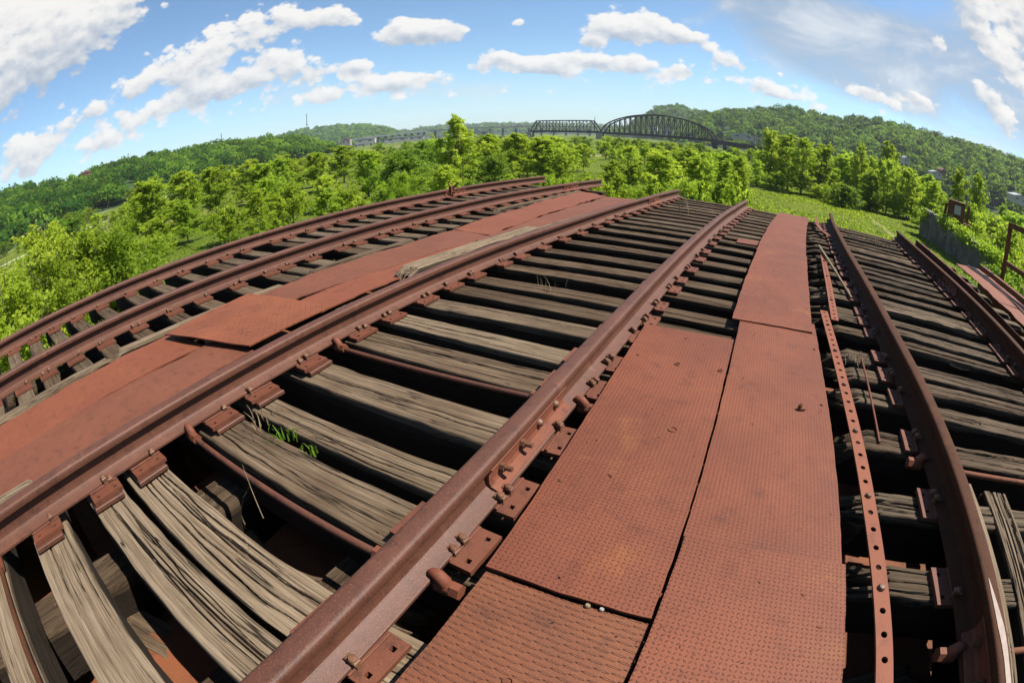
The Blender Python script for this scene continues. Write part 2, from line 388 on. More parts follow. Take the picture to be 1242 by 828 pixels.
# ------------------------------------------------------------------ sun and sky
SAZ, SEL = R(66), R(55)
sun = bpy.data.lights.new('sun', 'SUN'); so = bpy.data.objects.new('sun', sun); C.objects.link(so)
sun.energy = 5.0; sun.angle = R(.53); sun.color = (1, .945, .86)
so.rotation_euler = (PI/2-SEL, 0, PI-SAZ)      # beam comes from azimuth SAZ (clockwise from +y)
EXPO = 1.25
def build_world():
    w = bpy.data.worlds.new('World'); bpy.context.scene.world = w; w.use_nodes = True
    t = NT.__new__(NT); t.t = w.node_tree; t.t.nodes.clear()
    out = t.n('ShaderNodeOutputWorld')
    sky = t.n('ShaderNodeTexSky', sky_type='NISHITA', sun_disc=False, sun_elevation=SEL, sun_rotation=SAZ, air_density=1.0, dust_density=.2, ozone_density=.8, altitude=200)
    bg = t.n('ShaderNodeBackground', i_Strength=.062); t.set(bg.inputs[0], t.mix(1.0, sky.outputs[0], (.80, .99, 1.10), 'MULTIPLY'))
    n = t.n('ShaderNodeTexCoord').outputs['Generated']
    nv = t.n('ShaderNodeVectorMath', operation='NORMALIZE'); t.set(nv.inputs[0], n); n = nv.outputs[0]
    # cumulus: (azimuth, elevation, half-width, half-height in degrees, tilt, weight)
    cum = [(-87, 21, 7.5, 5.2, 10, 1.25), (-79, 19.2, 5.5, 3.4, 14, 1.1), (-72.5, 21.3, 4.2, 2.2, 12, 1.0), (-92, 15, 4, 3.6, 0, 1.1), (-96, 20, 8, 6, 0, 1.1),
           (-77, 9.8, 3.0, 1.1, 6, .95), (-72, 11.2, 3.0, 1.7, 6, 1.0), (-66.5, 12.3, 3.0, 2.1, 4, 1.05), (-61.5, 13.6, 3.0, 2.9, 0, 1.1), (-56.5, 15.4, 2.9, 2.5, 0, 1.05), (-62, 9.6, 3.4, .9, 0, .85), (-53, 11.5, 2.8, 1.0, 0, .85), (-51, 15.8, 3.0, 1.6, 0, 1.05), (-46.8, 15.4, 1.9, .9, 0, .95),
           (-67, 8.2, 4.5, 1.0, 4, .85), (-59, 9.8, 4.5, 1.4, 0, .85), (-84.5, 8.0, 2.5, 1.5, 8, 1.1), (-75, 6.3, 3.2, .9, 4, .8), (-70, 25, 5, 1.6, 0, 1.1),
           (-40, 12.8, 2.2, 1.0, 0, 1.1), (-36.8, 13.2, 2.6, 1.25, -2, 1.2), (-33.8, 12.7, 1.6, .8, 0, .95), (-45.2, 9.4, 2.3, 1.1, 0, .95), (-42, 7.0, 2.0, .9, 0, .85), (-38, 7.2, 2.4, .9, 0, .85), (-49, 6.4, 2.6, .9, 0, .8), (-52, 9.5, 3.0, 1.4, 0, .85),
           (-27, 8.8, 2.2, .8, -14, 1.05), (-23, 8.0, 2.4, .8, -9, 1.05), (-21, 8.9, 1.9, .65, 0, 1.0), (-18, 11, 1.4, .8, 0, 1.05), (-15.5, 13.2, 2.6, 1.4, -3, 1.25), (-11.5, 13.4, 3.2, 1.5, -3, 1.3), (-7.2, 12.2, 2.6, 1.0, -6, 1.15), (-12.6, 8.6, 1.6, 1.0, -10, 1.05), (-17, 8.7, 1.7, .7, -4, 1.0), (-8, 8.0, 1.5, .6, 0, .9), (-26, 13.6, .8, .5, 0, .9), (-30.5, 8.2, 1.2, .8, 0, .6),
           (30, 17.8, 3.0, 1.9, -52, 1.1), (33.5, 14.5, 3.0, 1.3, -48, 1.0), (29, 20.5, 3.0, 2, -60, 1.0), (30.6, 10.6, 2.6, 1.2, -40, .95), (24, 16.0, 1.2, .9, -50, .9), (37, 24, 6, 5, -30, 1.15), (46, 18, 9, 7, 0, .8), (60, 24, 12, 9, 0, .8),
           (3.0, 6.9, 3.4, .7, -10, .8), (15, 8.4, 3.6, .9, -12, .85), (21, 9.0, 3.0, .9, -18, .8), (-2, 9.8, 2.0, .9, -8, .9),
           (-130, 22, 10, 4, 0, 1.0), (110, 15, 10, 4, 0, .9)]
    veil = [(-44, 6.5, 9, 1.8, 0, .42), (-30, 5.0, 9, 1.4, 0, .40), (4, 17.5, 12, 3.2, -8, .9), (8, 12, 9, 3.4, -14, .95), (16, 10, 10, 3.2, -16, .8), (22, 15, 9, 4, -24, .75), (34, 12, 7, 5, -30, .8), (36, 20, 9, 7, -30, .9), (60, 30, 22, 14, 0, .8), (-62, 6.0, 10, 1.6, 4, .45), (-8, 5.0, 9, 1.1, -4, .45)]
    def field(blobs):
        D = None; B = None
        for az, el, ra, rb, tl, wt in blobs:
            if ra < 2.7: wt *= 1.22; ra *= 1.12; rb *= 1.12
            a, e = R(az), R(el)
            c = np.array([math.sin(a)*math.cos(e), math.cos(a)*math.cos(e), math.sin(e)])
            tx = np.array([math.cos(a), -math.sin(a), 0]); ty = np.cross(tx, c)
            q = R(tl); t1 = (tx*math.cos(q)+ty*math.sin(q))/R(ra); t2 = (ty*math.cos(q)-tx*math.sin(q))/R(rb)
            # quadratic falloff about the centre direction, one dot product per axis
            d1 = t.n('ShaderNodeVectorMath', operation='DOT_PRODUCT'); t.set(d1.inputs[0], n); d1.inputs[1].default_value = t1
            d2 = t.n('ShaderNodeVectorMath', operation='DOT_PRODUCT'); t.set(d2.inputs[0], n); d2.inputs[1].default_value = t2
            dc = t.n('ShaderNodeVectorMath', operation='DOT_PRODUCT'); t.set(dc.inputs[0], n); dc.inputs[1].default_value = c
            x = d1.outputs['Value']; y = d2.outputs['Value']
            r_ = t.math('MULTIPLY_ADD', x, x, t.math('MULTIPLY', y, y))
            g = t.math('MULTIPLY', t.math('MULTIPLY', t.math('POWER', 2.718, t.math('MULTIPLY', r_, -.7)), wt), t.math('GREATER_THAN', dc.outputs['Value'], .2))
            D = g if D is None else t.math('ADD', D, g)
            yb = t.math('MULTIPLY', g, y); B = yb if B is None else t.math('ADD', B, yb)
        return D, B
    D, B = field(cum); DV, _ = field(veil)
    pm = t.map(n, (1, 1, 1.5))
    def vor(vec, sc_): 
        v_ = t.n('ShaderNodeTexVoronoi', feature='SMOOTH_F1', i_Scale=sc_, i_Detail=3.0, i_Roughness=.55, i_Smoothness=.35); v_.normalize = True; t.set(v_.inputs['Vector'], vec); return t.math('SUBTRACT', 1.0, v_.outputs['Distance'])
    def fb(vec): return t.math('ADD', t.math('MULTIPLY', t.math('SUBTRACT', vor(vec, 19.0), .22), .72), t.math('MULTIPLY', fb0(vec), .42))
    def fb0(vec): return t.math('ADD', t.math('MULTIPLY', t.noise(vec, 9, 10, .6, .3), .7), t.math('MULTIPLY', t.noise(vec, 30, 7, .55, .2), .3))
    big = fb(pm)
    of = t.n('ShaderNodeVectorMath', operation='ADD'); t.set(of.inputs[0], pm)
    of.inputs[1].default_value = (.010*math.sin(SAZ), .010*math.cos(SAZ), .022)
    big2 = fb(of.outputs[0])
    z0 = t.n('ShaderNodeSeparateXYZ', i_0=n).outputs[2]
    D = t.math('ADD', D, t.math('MULTIPLY', t.math('MULTIPLY', t.sm(z0, .055, .09), t.sm(z0, .19, .13)), .40))
    Dc = t.math('MINIMUM', D, 1.5)
    dens = t.math('ADD', t.math('MULTIPLY', Dc, .72), t.math('MULTIPLY', t.math('SUBTRACT', big, .595), 3.2))
    alpha = t.sm(dens, .36, .62)
    lit = t.math('ADD', t.math('MULTIPLY', t.math('SUBTRACT', big, big2), 2.5), t.math('MULTIPLY', t.math('DIVIDE', B, t.math('ADD', D, .15)), .62))
    thick = t.sm(dens, .6, 1.6)
    sh = t.math('ADD', .74, t.math('SUBTRACT', lit, t.math('MULTIPLY', thick, .16)), clamp=True)
    ccol = t.ramp(sh, [(.10, (.46, .53, .63)), (.40, (.64, .68, .74)), (.68, (.88, .87, .86)), (.95, (1.02, .99, .95))])
    cb = t.n('ShaderNodeBackground', i_Strength=.40); t.set(cb.inputs[0], ccol)
    # thin grey sheet
    vn = t.noise(t.map(n, (1, 1, 2.2)), 5.5, 8, .6, .4)
    va_ = t.math('MULTIPLY', t.sm(t.math('ADD', t.math('MULTIPLY', t.math('MINIMUM', DV, 1.2), .8), t.math('MULTIPLY', t.math('SUBTRACT', vn, .5), 1.6)), .25, 1.0), .82)
    vcol = t.ramp(vn, [(.34, (.34, .45, .58)), (.5, (.50, .58, .68)), (.66, (.84, .85, .86))])
    vb = t.n('ShaderNodeBackground', i_Strength=.385); t.set(vb.inputs[0], vcol)
    # low haze towards the horizon
    z = t.n('ShaderNodeSeparateXYZ', i_0=n).outputs[2]
    hz = t.math('MULTIPLY', t.sm(z, .13, -.01), .48)
    hb = t.n('ShaderNodeBackground', i_Strength=.30); hb.inputs[0].default_value = (.52, .71, .86, 1)
    m0 = t.n('ShaderNodeMixShader'); t.set(m0.inputs[0], hz); t.set(m0.inputs[1], bg.outputs[0]); t.set(m0.inputs[2], hb.outputs[0])
    mv = t.n('ShaderNodeMixShader'); t.set(mv.inputs[0], va_); t.set(mv.inputs[1], m0.outputs[0]); t.set(mv.inputs[2], vb.outputs[0])
    m1 = t.n('ShaderNodeMixShader'); t.set(m1.inputs[0], t.math('MULTIPLY', alpha, .95)); t.set(m1.inputs[1], mv.outputs[0]); t.set(m1.inputs[2], cb.outputs[0])
    t.t.links.new(m1.outputs[0], out.inputs[0])
    w.cycles.sampling_method = 'MANUAL'; w.cycles.sample_map_resolution = 1024
build_world()
vs = bpy.context.scene.view_settings
vs.view_transform = 'Standard'; vs.look = 'None'; vs.exposure = EXPO; vs.gamma = 1

# ------------------------------------------------------------------ rails
XR = [-5.796, -4.29, -2.198, -.692, 1.124, 2.63]
SWAY = {2: ([-3, -.6, 0, 1, 2, 3.2, 4.2, 5.5, 8, 10.5], [-.02, 0, .035, .018, -.028, -.045, 0, .035, .04, -.03]),
        4: ([-3, .7, 1.3, 2, 3, 5, 10], [0, -.004, -.006, .016, .004, .008, -.02])}
def sway(k, v):
    if k not in SWAY: return v*0
    from numpy import interp
    xs = np.linspace(-3, 12, 151); y = interp(xs, *SWAY[k])
    ker = np.ones(11)/11; y = np.convolve(np.pad(y, 5, mode='edge'), ker, 'valid')
    return interp(v, xs, y)
half = [(0, 0), (.020, 0), (.030, -.002), (.0350, -.0065), (.037, -.013), (.0374, -.034), (.0365, -.0375), (.0340, -.0385), (.013, -.0430), (.0092, -.0475), (.0078, -.060), (.0078, -.080), (.0078, -.105), (.012, -.120), (.026, -.1315), (.064, -.141), (.070, -.144), (.0705, -.154), (.069, -.156)]
prof = half+[(-x, z) for x, z in reversed(half[1:])]
prof = np.array(prof)
def rail(k, v1, label, mat, v0=-2.6):
    vs_ = np.arange(v0, v1+.001, .12); vs_[-1] = v1
    off = sway(k, vs_)
    P = prof[:, 0][None, :]+XR[k]+off[:, None]
    V = W(P, vs_[:, None]+0*P, prof[:, 1][None, :]+0*P+.004*vnoise(vs_*.7, vs_*0+k, 5)[:, None])
    base = W(XR[k], 4.0, -.16)
    n = len(prof); mb = MB()
    mb.add((V-base).reshape(-1, 3), [(i*n+j, i*n+(j+1) % n, i*n+n+(j+1) % n, i*n+n+j) for i in range(len(vs_)-1) for j in range(n)]+[tuple(range(n-1, -1, -1)), tuple(range((len(vs_)-1)*n, len(vs_)*n))])
    o = mb.build('steel_rail', mat, None, True, 33, base)
    tag(o, label, 'rail', 'rails along the deck'); return o, base
def loc_on(k, v, z=-.09, du=0):
    return W(XR[k]+float(sway(k, np.array(v)))+du, v, z)
def joint_bar(ro, base, k, v, side, L=.62, both=True):
    """fishplate bolted into the web: its own section swept along the rail, four bolts"""
    sec = np.array([(.010, -.047), (.032, -.0405), (.036, -.047), (.027, -.058), (.022, -.075), (.022, -.105), (.028, -.120), (.060, -.1335), (.064, -.1385), (.030, -.134), (.010, -.121)])
    for sd in ((side, -side) if both else (side,)):
        xs_ = np.linspace(v-L/2, v+L/2, 6); mb = MB()
        off = sway(k, xs_)
        Vv = W(XR[k]+off[:, None]+sd*sec[None, :, 0], xs_[:, None]+0*sec[None, :, 0], sec[None, :, 1]+0*off[:, None])-base
        n = len(sec)
        mb.add(Vv.reshape(-1, 3), [(i*n+j, i*n+n+j, i*n+n+(j+1) % n, i*n+(j+1) % n) for i in range(5) for j in range(n)]+[tuple(range(n)), tuple(range(6*n-1, 5*n-1, -1))])
        jb = mb.build('joint_bar', M['rust'], ro, False)
        for q in (-.23, -.075, .075, .23):
            b = MB(); p = loc_on(k, v+q, -.088, 0)-base
            p = p+np.array([sd*.022, 0, 0])
            if (q < 0) == (sd > 0):
                b.tube([p, p+[sd*.018, 0, 0]], .017, 6); b.tube([p+[sd*.018, 0, 0], p+[sd*.046, 0, .001]], .010, 8)
            else:
                b.tube([p, p+[sd*.008, 0, 0], p+[sd*.017, 0, 0]], [.019, .017, .009], 10)
            b.build('bolt', M['bolt'], jb, True, 35)
rl = []
rl.append(rail(0, 11.16, 'brown steel rail along the far edge of the deck, beside the bushes', M['rail']))
rl.append(rail(1, 11.06, 'brown steel rail between the narrow left track and the smooth rust sheets', M['rail']))
rl.append(rail(2, 10.29, 'thick brown rail between the smooth rust sheets and the middle track', M['rail']))
rl.append(rail(3, 9.9, 'nearest rail with a bolted joint, beside the wide diamond tread plate', M['rail']))
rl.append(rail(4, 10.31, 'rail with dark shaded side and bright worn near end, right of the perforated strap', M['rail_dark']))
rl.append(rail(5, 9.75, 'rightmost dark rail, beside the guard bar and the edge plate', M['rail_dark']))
joint_bar(*rl[3], 3, 1.38, 1)
joint_bar(*rl[4], 4, .55, -1)
joint_bar(*rl[5], 5, 5.7, -1)
joint_bar(*rl[2], 2, 8.5, 1)
joint_bar(*rl[1], 1, 9.6, 1)
joint_bar(*rl[0], 0, 7.9, 1)
# bright worn patch on the near end of the fifth rail: the thin polished running surface
mb = MB(); vv = np.linspace(-.6, .98, 24); wd = .017+.006*vnoise(vv*9, vv*0, 3); wd[-4:] *= np.array([.8, .55, .35, .12])
ctr = .006*np.ones_like(vv); ctr[-4:] = [.002, -.004, -.010, -.014]
off = sway(4, vv)
A = W(XR[4]+off+ctr-wd, vv, .0022+0*vv)-rl[4][1]; Bq = W(XR[4]+off+ctr+wd, vv, .0022+0*vv)-rl[4][1]
A[:, 2] += .004*vnoise(vv*.7, vv*0+4, 5); Bq[:, 2] += .004*vnoise(vv*.7, vv*0+4, 5)
mb.add(np.concatenate([A, Bq]), [(i, i+24, i+25, i+1) for i in range(23)])
mb.build('worn_patch', M['shiny'], rl[4][0])

# ------------------------------------------------------------------ ties
def tie_mesh(seed, L, wd, dp, nx, ny, cracks, depth, rough=1.0, endrot=(0, 0), lastw=0):
    rg = np.random.default_rng(seed)
    x = np.linspace(-L/2, L/2, nx); 
    q = np.linspace(-1, 1, ny)
    X = x[:, None]+0*q[None, :]
    edge = wd/2*(1+.05*vnoise(x*1.3, x*0, seed)+.025*rough*vnoise(x*9, x*0+3, seed))
    edge2 = wd/2*(1+.05*vnoise(x*1.3, x*0+9, seed)+.025*rough*vnoise(x*9, x*0+7, seed))
    e = np.where(q[None, :] < 0, edge[:, None], edge2[:, None])
    Y = q[None, :]*e
    Z = .004*rough*vnoise(X*.8, Y*3, seed+1)+.0005*rough*vnoise(X*1.5, Y*120+3*vnoise(X*1.2, Y*20, seed+3), seed+2)+.0010*rough*vnoise(X*2.2, Y*42, seed+4)+.0012*rough*np.clip(vnoise(X*9, Y*45, seed+19), 0, 1)
    Z = Z-.0006*rough*np.abs(vnoise(X*3, Y*230, seed+5))
    for c in range(cracks):
        y0 = rg.uniform(-.75, .75)*wd/2; w0 = rg.uniform(.0012, .0032)
        c0 = rg.uniform(-.5, .5)*L; ln = rg.uniform(.35, 1.0)*L
        cen = y0+wd*.07*vnoise(x*.8+c*3.7, x*0+c, seed+6)+wd*.035*vnoise(x*7+c, x*0+c, seed+8)
        env = np.clip(1.25-np.abs((x-c0)/(ln/2))**2, 0, 1)*(.55+.45*vnoise(x*2.2, x*0+c, seed+9))
        wv = w0*(.6+.8*np.clip(env, 0, 1))
        dd = rg.uniform(.5, 1.0)*depth
        Z = Z-dd*np.clip(env, 0, 1)[:, None]*np.exp(-((Y-cen[:, None])/wv[:, None])**2)
        Z = Z-.02*dd*np.clip(env, 0, 1)[:, None]*np.exp(-((Y-cen[:, None])/(4*wv[:, None]))**2)
    # rounded, chipped arrises
    arr = np.clip((np.abs(Y)/e-.93)/.07, 0, 1)
    Z = Z-arr**2*(.002+.006*rough*(1+vnoise(X*5, q[None, :]*2, seed+11)))
    for s_, k in ((-1, endrot[0]), (1, endrot[1])):
        if k:
            dz = np.clip((s_*X-(L/2-k))/k, 0, 1)
            Z = Z-dz*(.05+.09*np.clip(vnoise(X*6, Y*40, seed+13)+.3, 0, 2))
            X = X-s_*dz*np.clip(vnoise(X*0+seed, Y*60, seed+14)+.2, 0, 1.2)*k*.9
    top = np.stack([X, Y, Z], -1)
    # sides and bottom
    def side(s_, zf, jit):
        ee = (edge if s_ < 0 else edge2)
        zt = Z[:, 0] if s_ < 0 else Z[:, -1]
        xx = X[:, 0] if s_ < 0 else X[:, -1]
        return np.stack([xx, s_*(ee+jit*vnoise(x*2, x*0+zf*9, seed+15)), zt*(1-zf)-dp*zf], -1)
    ringR = [side(1, f, .006*rough) for f in (.12, .35, .65, 1)]
    ringL = [side(-1, f, .006*rough) for f in (1, .65, .35, .12)]
    ring = np.concatenate([top, np.stack(ringR, 1), np.stack(ringL, 1)], 1)
    m = ring.shape[1]
    V = ring.reshape(-1, 3)
    i = np.arange(nx-1)[:, None]*m; j = np.arange(m)[None, :]; j2 = (j+1) % m
    Q = np.stack([(i+j).ravel(), (i+m+j).ravel(), (i+m+j2).ravel(), (i+j2).ravel()], 1)
    f = [tuple(r) for r in Q.tolist()]+[tuple(range(m)), tuple(range((nx-1)*m+m-1, (nx-1)*m-1, -1))]
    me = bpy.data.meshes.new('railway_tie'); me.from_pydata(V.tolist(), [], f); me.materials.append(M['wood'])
    at = me.attributes.new('side_shade', 'FLOAT', 'FACE'); cr_ = np.zeros(len(me.polygons), np.float32)
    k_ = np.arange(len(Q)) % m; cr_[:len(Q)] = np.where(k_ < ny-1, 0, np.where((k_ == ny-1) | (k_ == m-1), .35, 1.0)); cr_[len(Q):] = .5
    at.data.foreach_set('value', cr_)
    me.shade_smooth(); me.set_sharp_from_angle(angle=R(48)); me.update()
    return me

# tie plate with four square holes (real openings), slightly canted ribs
def plate_mesh(w=.30, l=.185, t=.018, holes=True):
    mb = MB()
    xs_ = [-w/2, -w/2+.022, -w/2+.040, -.088, -.070, .070, .088, w/2-.040, w/2-.022, w/2]
    ys_ = [-l/2, -.062, -.044, .044, .062, l/2]
    hole = set()
    if holes:
        for i in (1, 7): 
            for j in (1, 3): hole.add((i, j))
    V = [[x, y, z] for z in (0, t) for x in xs_ for y in ys_]
    ny = len(ys_); N = len(xs_)*ny
    idx = lambda i, j, k: k*N+i*ny+j
    f = []
    for i in range(len(xs_)-1):
        for j in range(ny-1):
            if (i, j) in hole:
                a, b, c_, d = (i, j), (i+1, j), (i+1, j+1), (i, j+1)
                for p, q in ((a, b), (b, c_), (c_, d), (d, a)):
                    f.append((idx(*p, 0), idx(*q, 0), idx(*q, 1), idx(*p, 1)))
            else:
                f.append((idx(i, j, 1), idx(i+1, j, 1), idx(i+1, j+1, 1), idx(i, j+1, 1)))
                f.append((idx(i, j+1, 0), idx(i+1, j+1, 0), idx(i+1, j, 0), idx(i, j, 0)))
    nxx = len(xs_)
    for i in range(nxx-1):
        f.append((idx(i, 0, 0), idx(i+1, 0, 0), idx(i+1, 0, 1), idx(i, 0, 1))); f.append((idx(i+1, ny-1, 0), idx(i, ny-1, 0), idx(i, ny-1, 1), idx(i+1, ny-1, 1)))
    for j in range(ny-1):
        f.append((idx(0, j+1, 0), idx(0, j, 0), idx(0, j, 1), idx(0, j+1, 1))); f.append((idx(nxx-1, j, 0), idx(nxx-1, j+1, 0), idx(nxx-1, j+1, 1), idx(nxx-1, j, 1)))
    mb.add(V, f)
    # shoulder ribs beside the rail foot
    for s_ in (-1, 1): mb.box((s_*.079, 0, t+.004), (.012, l*.98, .010), bev=.003)
    return mb.mesh('tie_plate', M['plate'], True, 30)
def spike_mesh():
    mb = MB()
    mb.box((0, 0, .018), (.017, .017, .060)); mb.box((-.008, 0, .050), (.040, .026, .014), bev=.004)
    mb.dome((-.006, 0, .0565), .014, .009, 8)
    return mb.mesh('spike', M['bolt'], True, 40)
PL = [plate_mesh(), plate_mesh(.32, .175, .02), plate_mesh(.30, .19, .018)]
SP = spike_mesh()
SH = MB().box((0, 0, .012), (.31, .175, .024), bev=.004).mesh('shim_plate', M['rail'], True, 30)
TZ = -.182      # top of the ties; plates lie on them, rail feet on the plates
rg0 = random.Random(7)
near_meshes = {}
far_mid = [tie_mesh(100+k, 2.66, .175, .22, 90, 30, 5, .03, 1.0) for k in range(6)]
far_left = [tie_mesh(120+k, 2.62, .17, .22, 60, 20, 4, .03, 1.2) for k in range(4)]
far_right = [tie_mesh(140+k, 2.75, .155, .22, 110, 34, 8, .045, 2.4, (.22, .2)) for k in range(7)]
def make_tie(track, v, me, label, grp, weather, bright, plate_dv, dz=0, near=True, yaw_=0, du=0):
    kL, kR = track*2, track*2+1
    uc = (XR[kL]+XR[kR])/2+du
    o = link('railway_tie', me, None, W(uc, v, TZ+dz), heading(v)+yaw_)
    o.color = (weather, bright, 0, 1)
    tag(o, label, 'railway tie', grp)
    for k in (kL, kR):
        ul = XR[k]+float(sway(k, np.array(v)))-uc
        p = link('tie_plate', rg0.choice(PL), o, (ul+rg0.uniform(-.012, .012), plate_dv+rg0.uniform(-.015, .015)-ul*math.tan(yaw_), .004-dz), rg0.uniform(-.05, .05)-yaw_)
        if near and track == 1 and -.5 < v < 1.7 and k == kL:
            link('shim_plate', SH, p, (.022, rg0.uniform(-.02, .02), -.026), rg0.uniform(-.06, .06))
        if near:
            for sx, sy_ in ((1, rg0.choice((-.05, .052))), (-1, rg0.choice((-.05, .05))), (1, rg0.choice((.0, .02, -.02))) if rg0.random() < .5 else (-1, .0)):
                q = link('spike', SP, p, (sx*(.078+rg0.uniform(0, .003)), sy_, .000+rg0.uniform(-.016, .004)), (0 if sx > 0 else PI)+rg0.uniform(-.25, .25))
    return o
# middle track -----------------------------------------------------------
VM = [-1.55, -1.12, -.70, -.28, .12, .36, .84, 1.11, 1.50, 1.94, 2.25, 2.62, 2.94, 3.24, 3.67, 3.98, 4.38, 4.84, 5.26, 5.74, 6.14, 6.50, 6.86, 7.2, 7.55, 7.9, 8.28, 8.62, 8.98, 9.35, 9.7, 10.05]
GM = 'ties of the middle track'
near_lab = {2: 'weathered grey tie with a yellow filled crack at the bottom left corner', 3: 'grey tie split by a long yellowish crack, second from the bottom left corner', 4: 'wide pale grey tie with deep splits, just before the first gauge rod',
            5: 'pale grey tie with a wide torn crack right before the first gauge rod', 6: 'brown tie with a long split right behind the first gauge rod', 7: 'narrow rotten tie with green weeds growing beside it',
            8: 'smooth brown tie just before the second gauge rod', 9: 'brown tie with one long dark crack just behind the second gauge rod'}
for i, v in enumerate(VM):
    nfar = len(VM)-i
    yw = R(1.2) if i in (4, 5) else R(rg0.uniform(-.9, .9))
    if i > 9: yw = R(-1.0+rg0.uniform(-.7, .7))
    if i < 14 and i >= 1:
        cr_ = {2: 3, 3: 3, 4: 6, 5: 7, 6: 5, 7: 4, 8: 3, 9: 4}.get(i, 4)
        wd_ = {3: .235, 4: .20, 5: .215, 6: .225, 7: .155, 8: .225, 9: .225}.get(i, .18)
        me = tie_mesh(10+i, 2.66, wd_, .235, 230, 92, cr_, 0.07 if i in (4, 5, 6, 7) else .045, 1.25)
    else: me = far_mid[i % 6]
    weather = .95 if i < 6 else rg0.choice((.0, .05, .2, .55))
    bright = rg0.uniform(.95, 1.08) if i < 6 else rg0.uniform(.72, 1.0)
    weather, bright = {6: (.30, .95), 7: (.45, .95), 8: (.45, 1.0), 9: (.25, 1.0), 10: (.85, .95), 11: (.5, .95)}.get(i, (weather, bright))
    lab = near_lab.get(i, 'weathered tie of the middle track, %s from its far end' % ordn(nfar))
    if i < 2: lab = 'weathered tie behind the bottom left corner, %s from the far end of the middle track' % ordn(nfar)
    o = make_tie(1, v, me, lab, GM, weather, bright, 0, dz=(-.030 if 2 < i < 9 else rg0.uniform(-.006, .003)), near=v < 7, yaw_=yw, du=.10)
# left track -------------------------------------------------------------
VL = [-1.6, -1.2, -.82, -.46, -.12, .18, .49, .80, 1.16, 1.56, 1.92, 2.33, 2.74, 2.97, 3.30, 3.77, 4.02, 4.38, 4.68, 5.01, 5.36, 5.72, 6.1, 6.46, 6.82, 7.2, 7.6, 7.95, 8.3, 8.7, 9.05, 9.4, 9.8, 10.2]
for i, v in enumerate(VL):
    make_tie(0, v, far_left[i % 4], 'dark weathered tie of the left track, %s from its far end' % ordn(len(VL)-i), 'ties of the left track', rg0.choice((.1, .3, .55)), rg0.uniform(.6, .9), 0, rg0.uniform(-.005, .003), v < 5.5, R(rg0.uniform(-1, 1)))
# right track ------------------------------------------------------------
VR = [-.9, -.4, .1, .56, 1.07, 1.53, 1.98, 2.42, 2.72, 2.98, 3.42, 3.68, 3.90, 4.30, 4.52, 4.78, 5.2, 5.5, 5.80, 6.08, 6.4, 6.75, 7.1, 7.42, 7.75, 8.1, 8.45, 8.8, 9.15, 9.5]
for i, v in enumerate(VR):
    if v < 3.2: me = tie_mesh(60+i, 2.75, rg0.uniform(.14, .18), .23, 170, 50, 8, .045, 2.2, (.25, .15))
    else: me = far_right[i % 7]
    make_tie(2, v, me, 'splintered dark tie of the right track, %s from its far end' % ordn(len(VR)-i), 'ties of the right track', rg0.choice((.15, .4, .7)), rg0.uniform(.55, .95), 0, rg0.uniform(-.012, .002), v < 6.5, R(rg0.uniform(-2.2, 1.2)), .03)

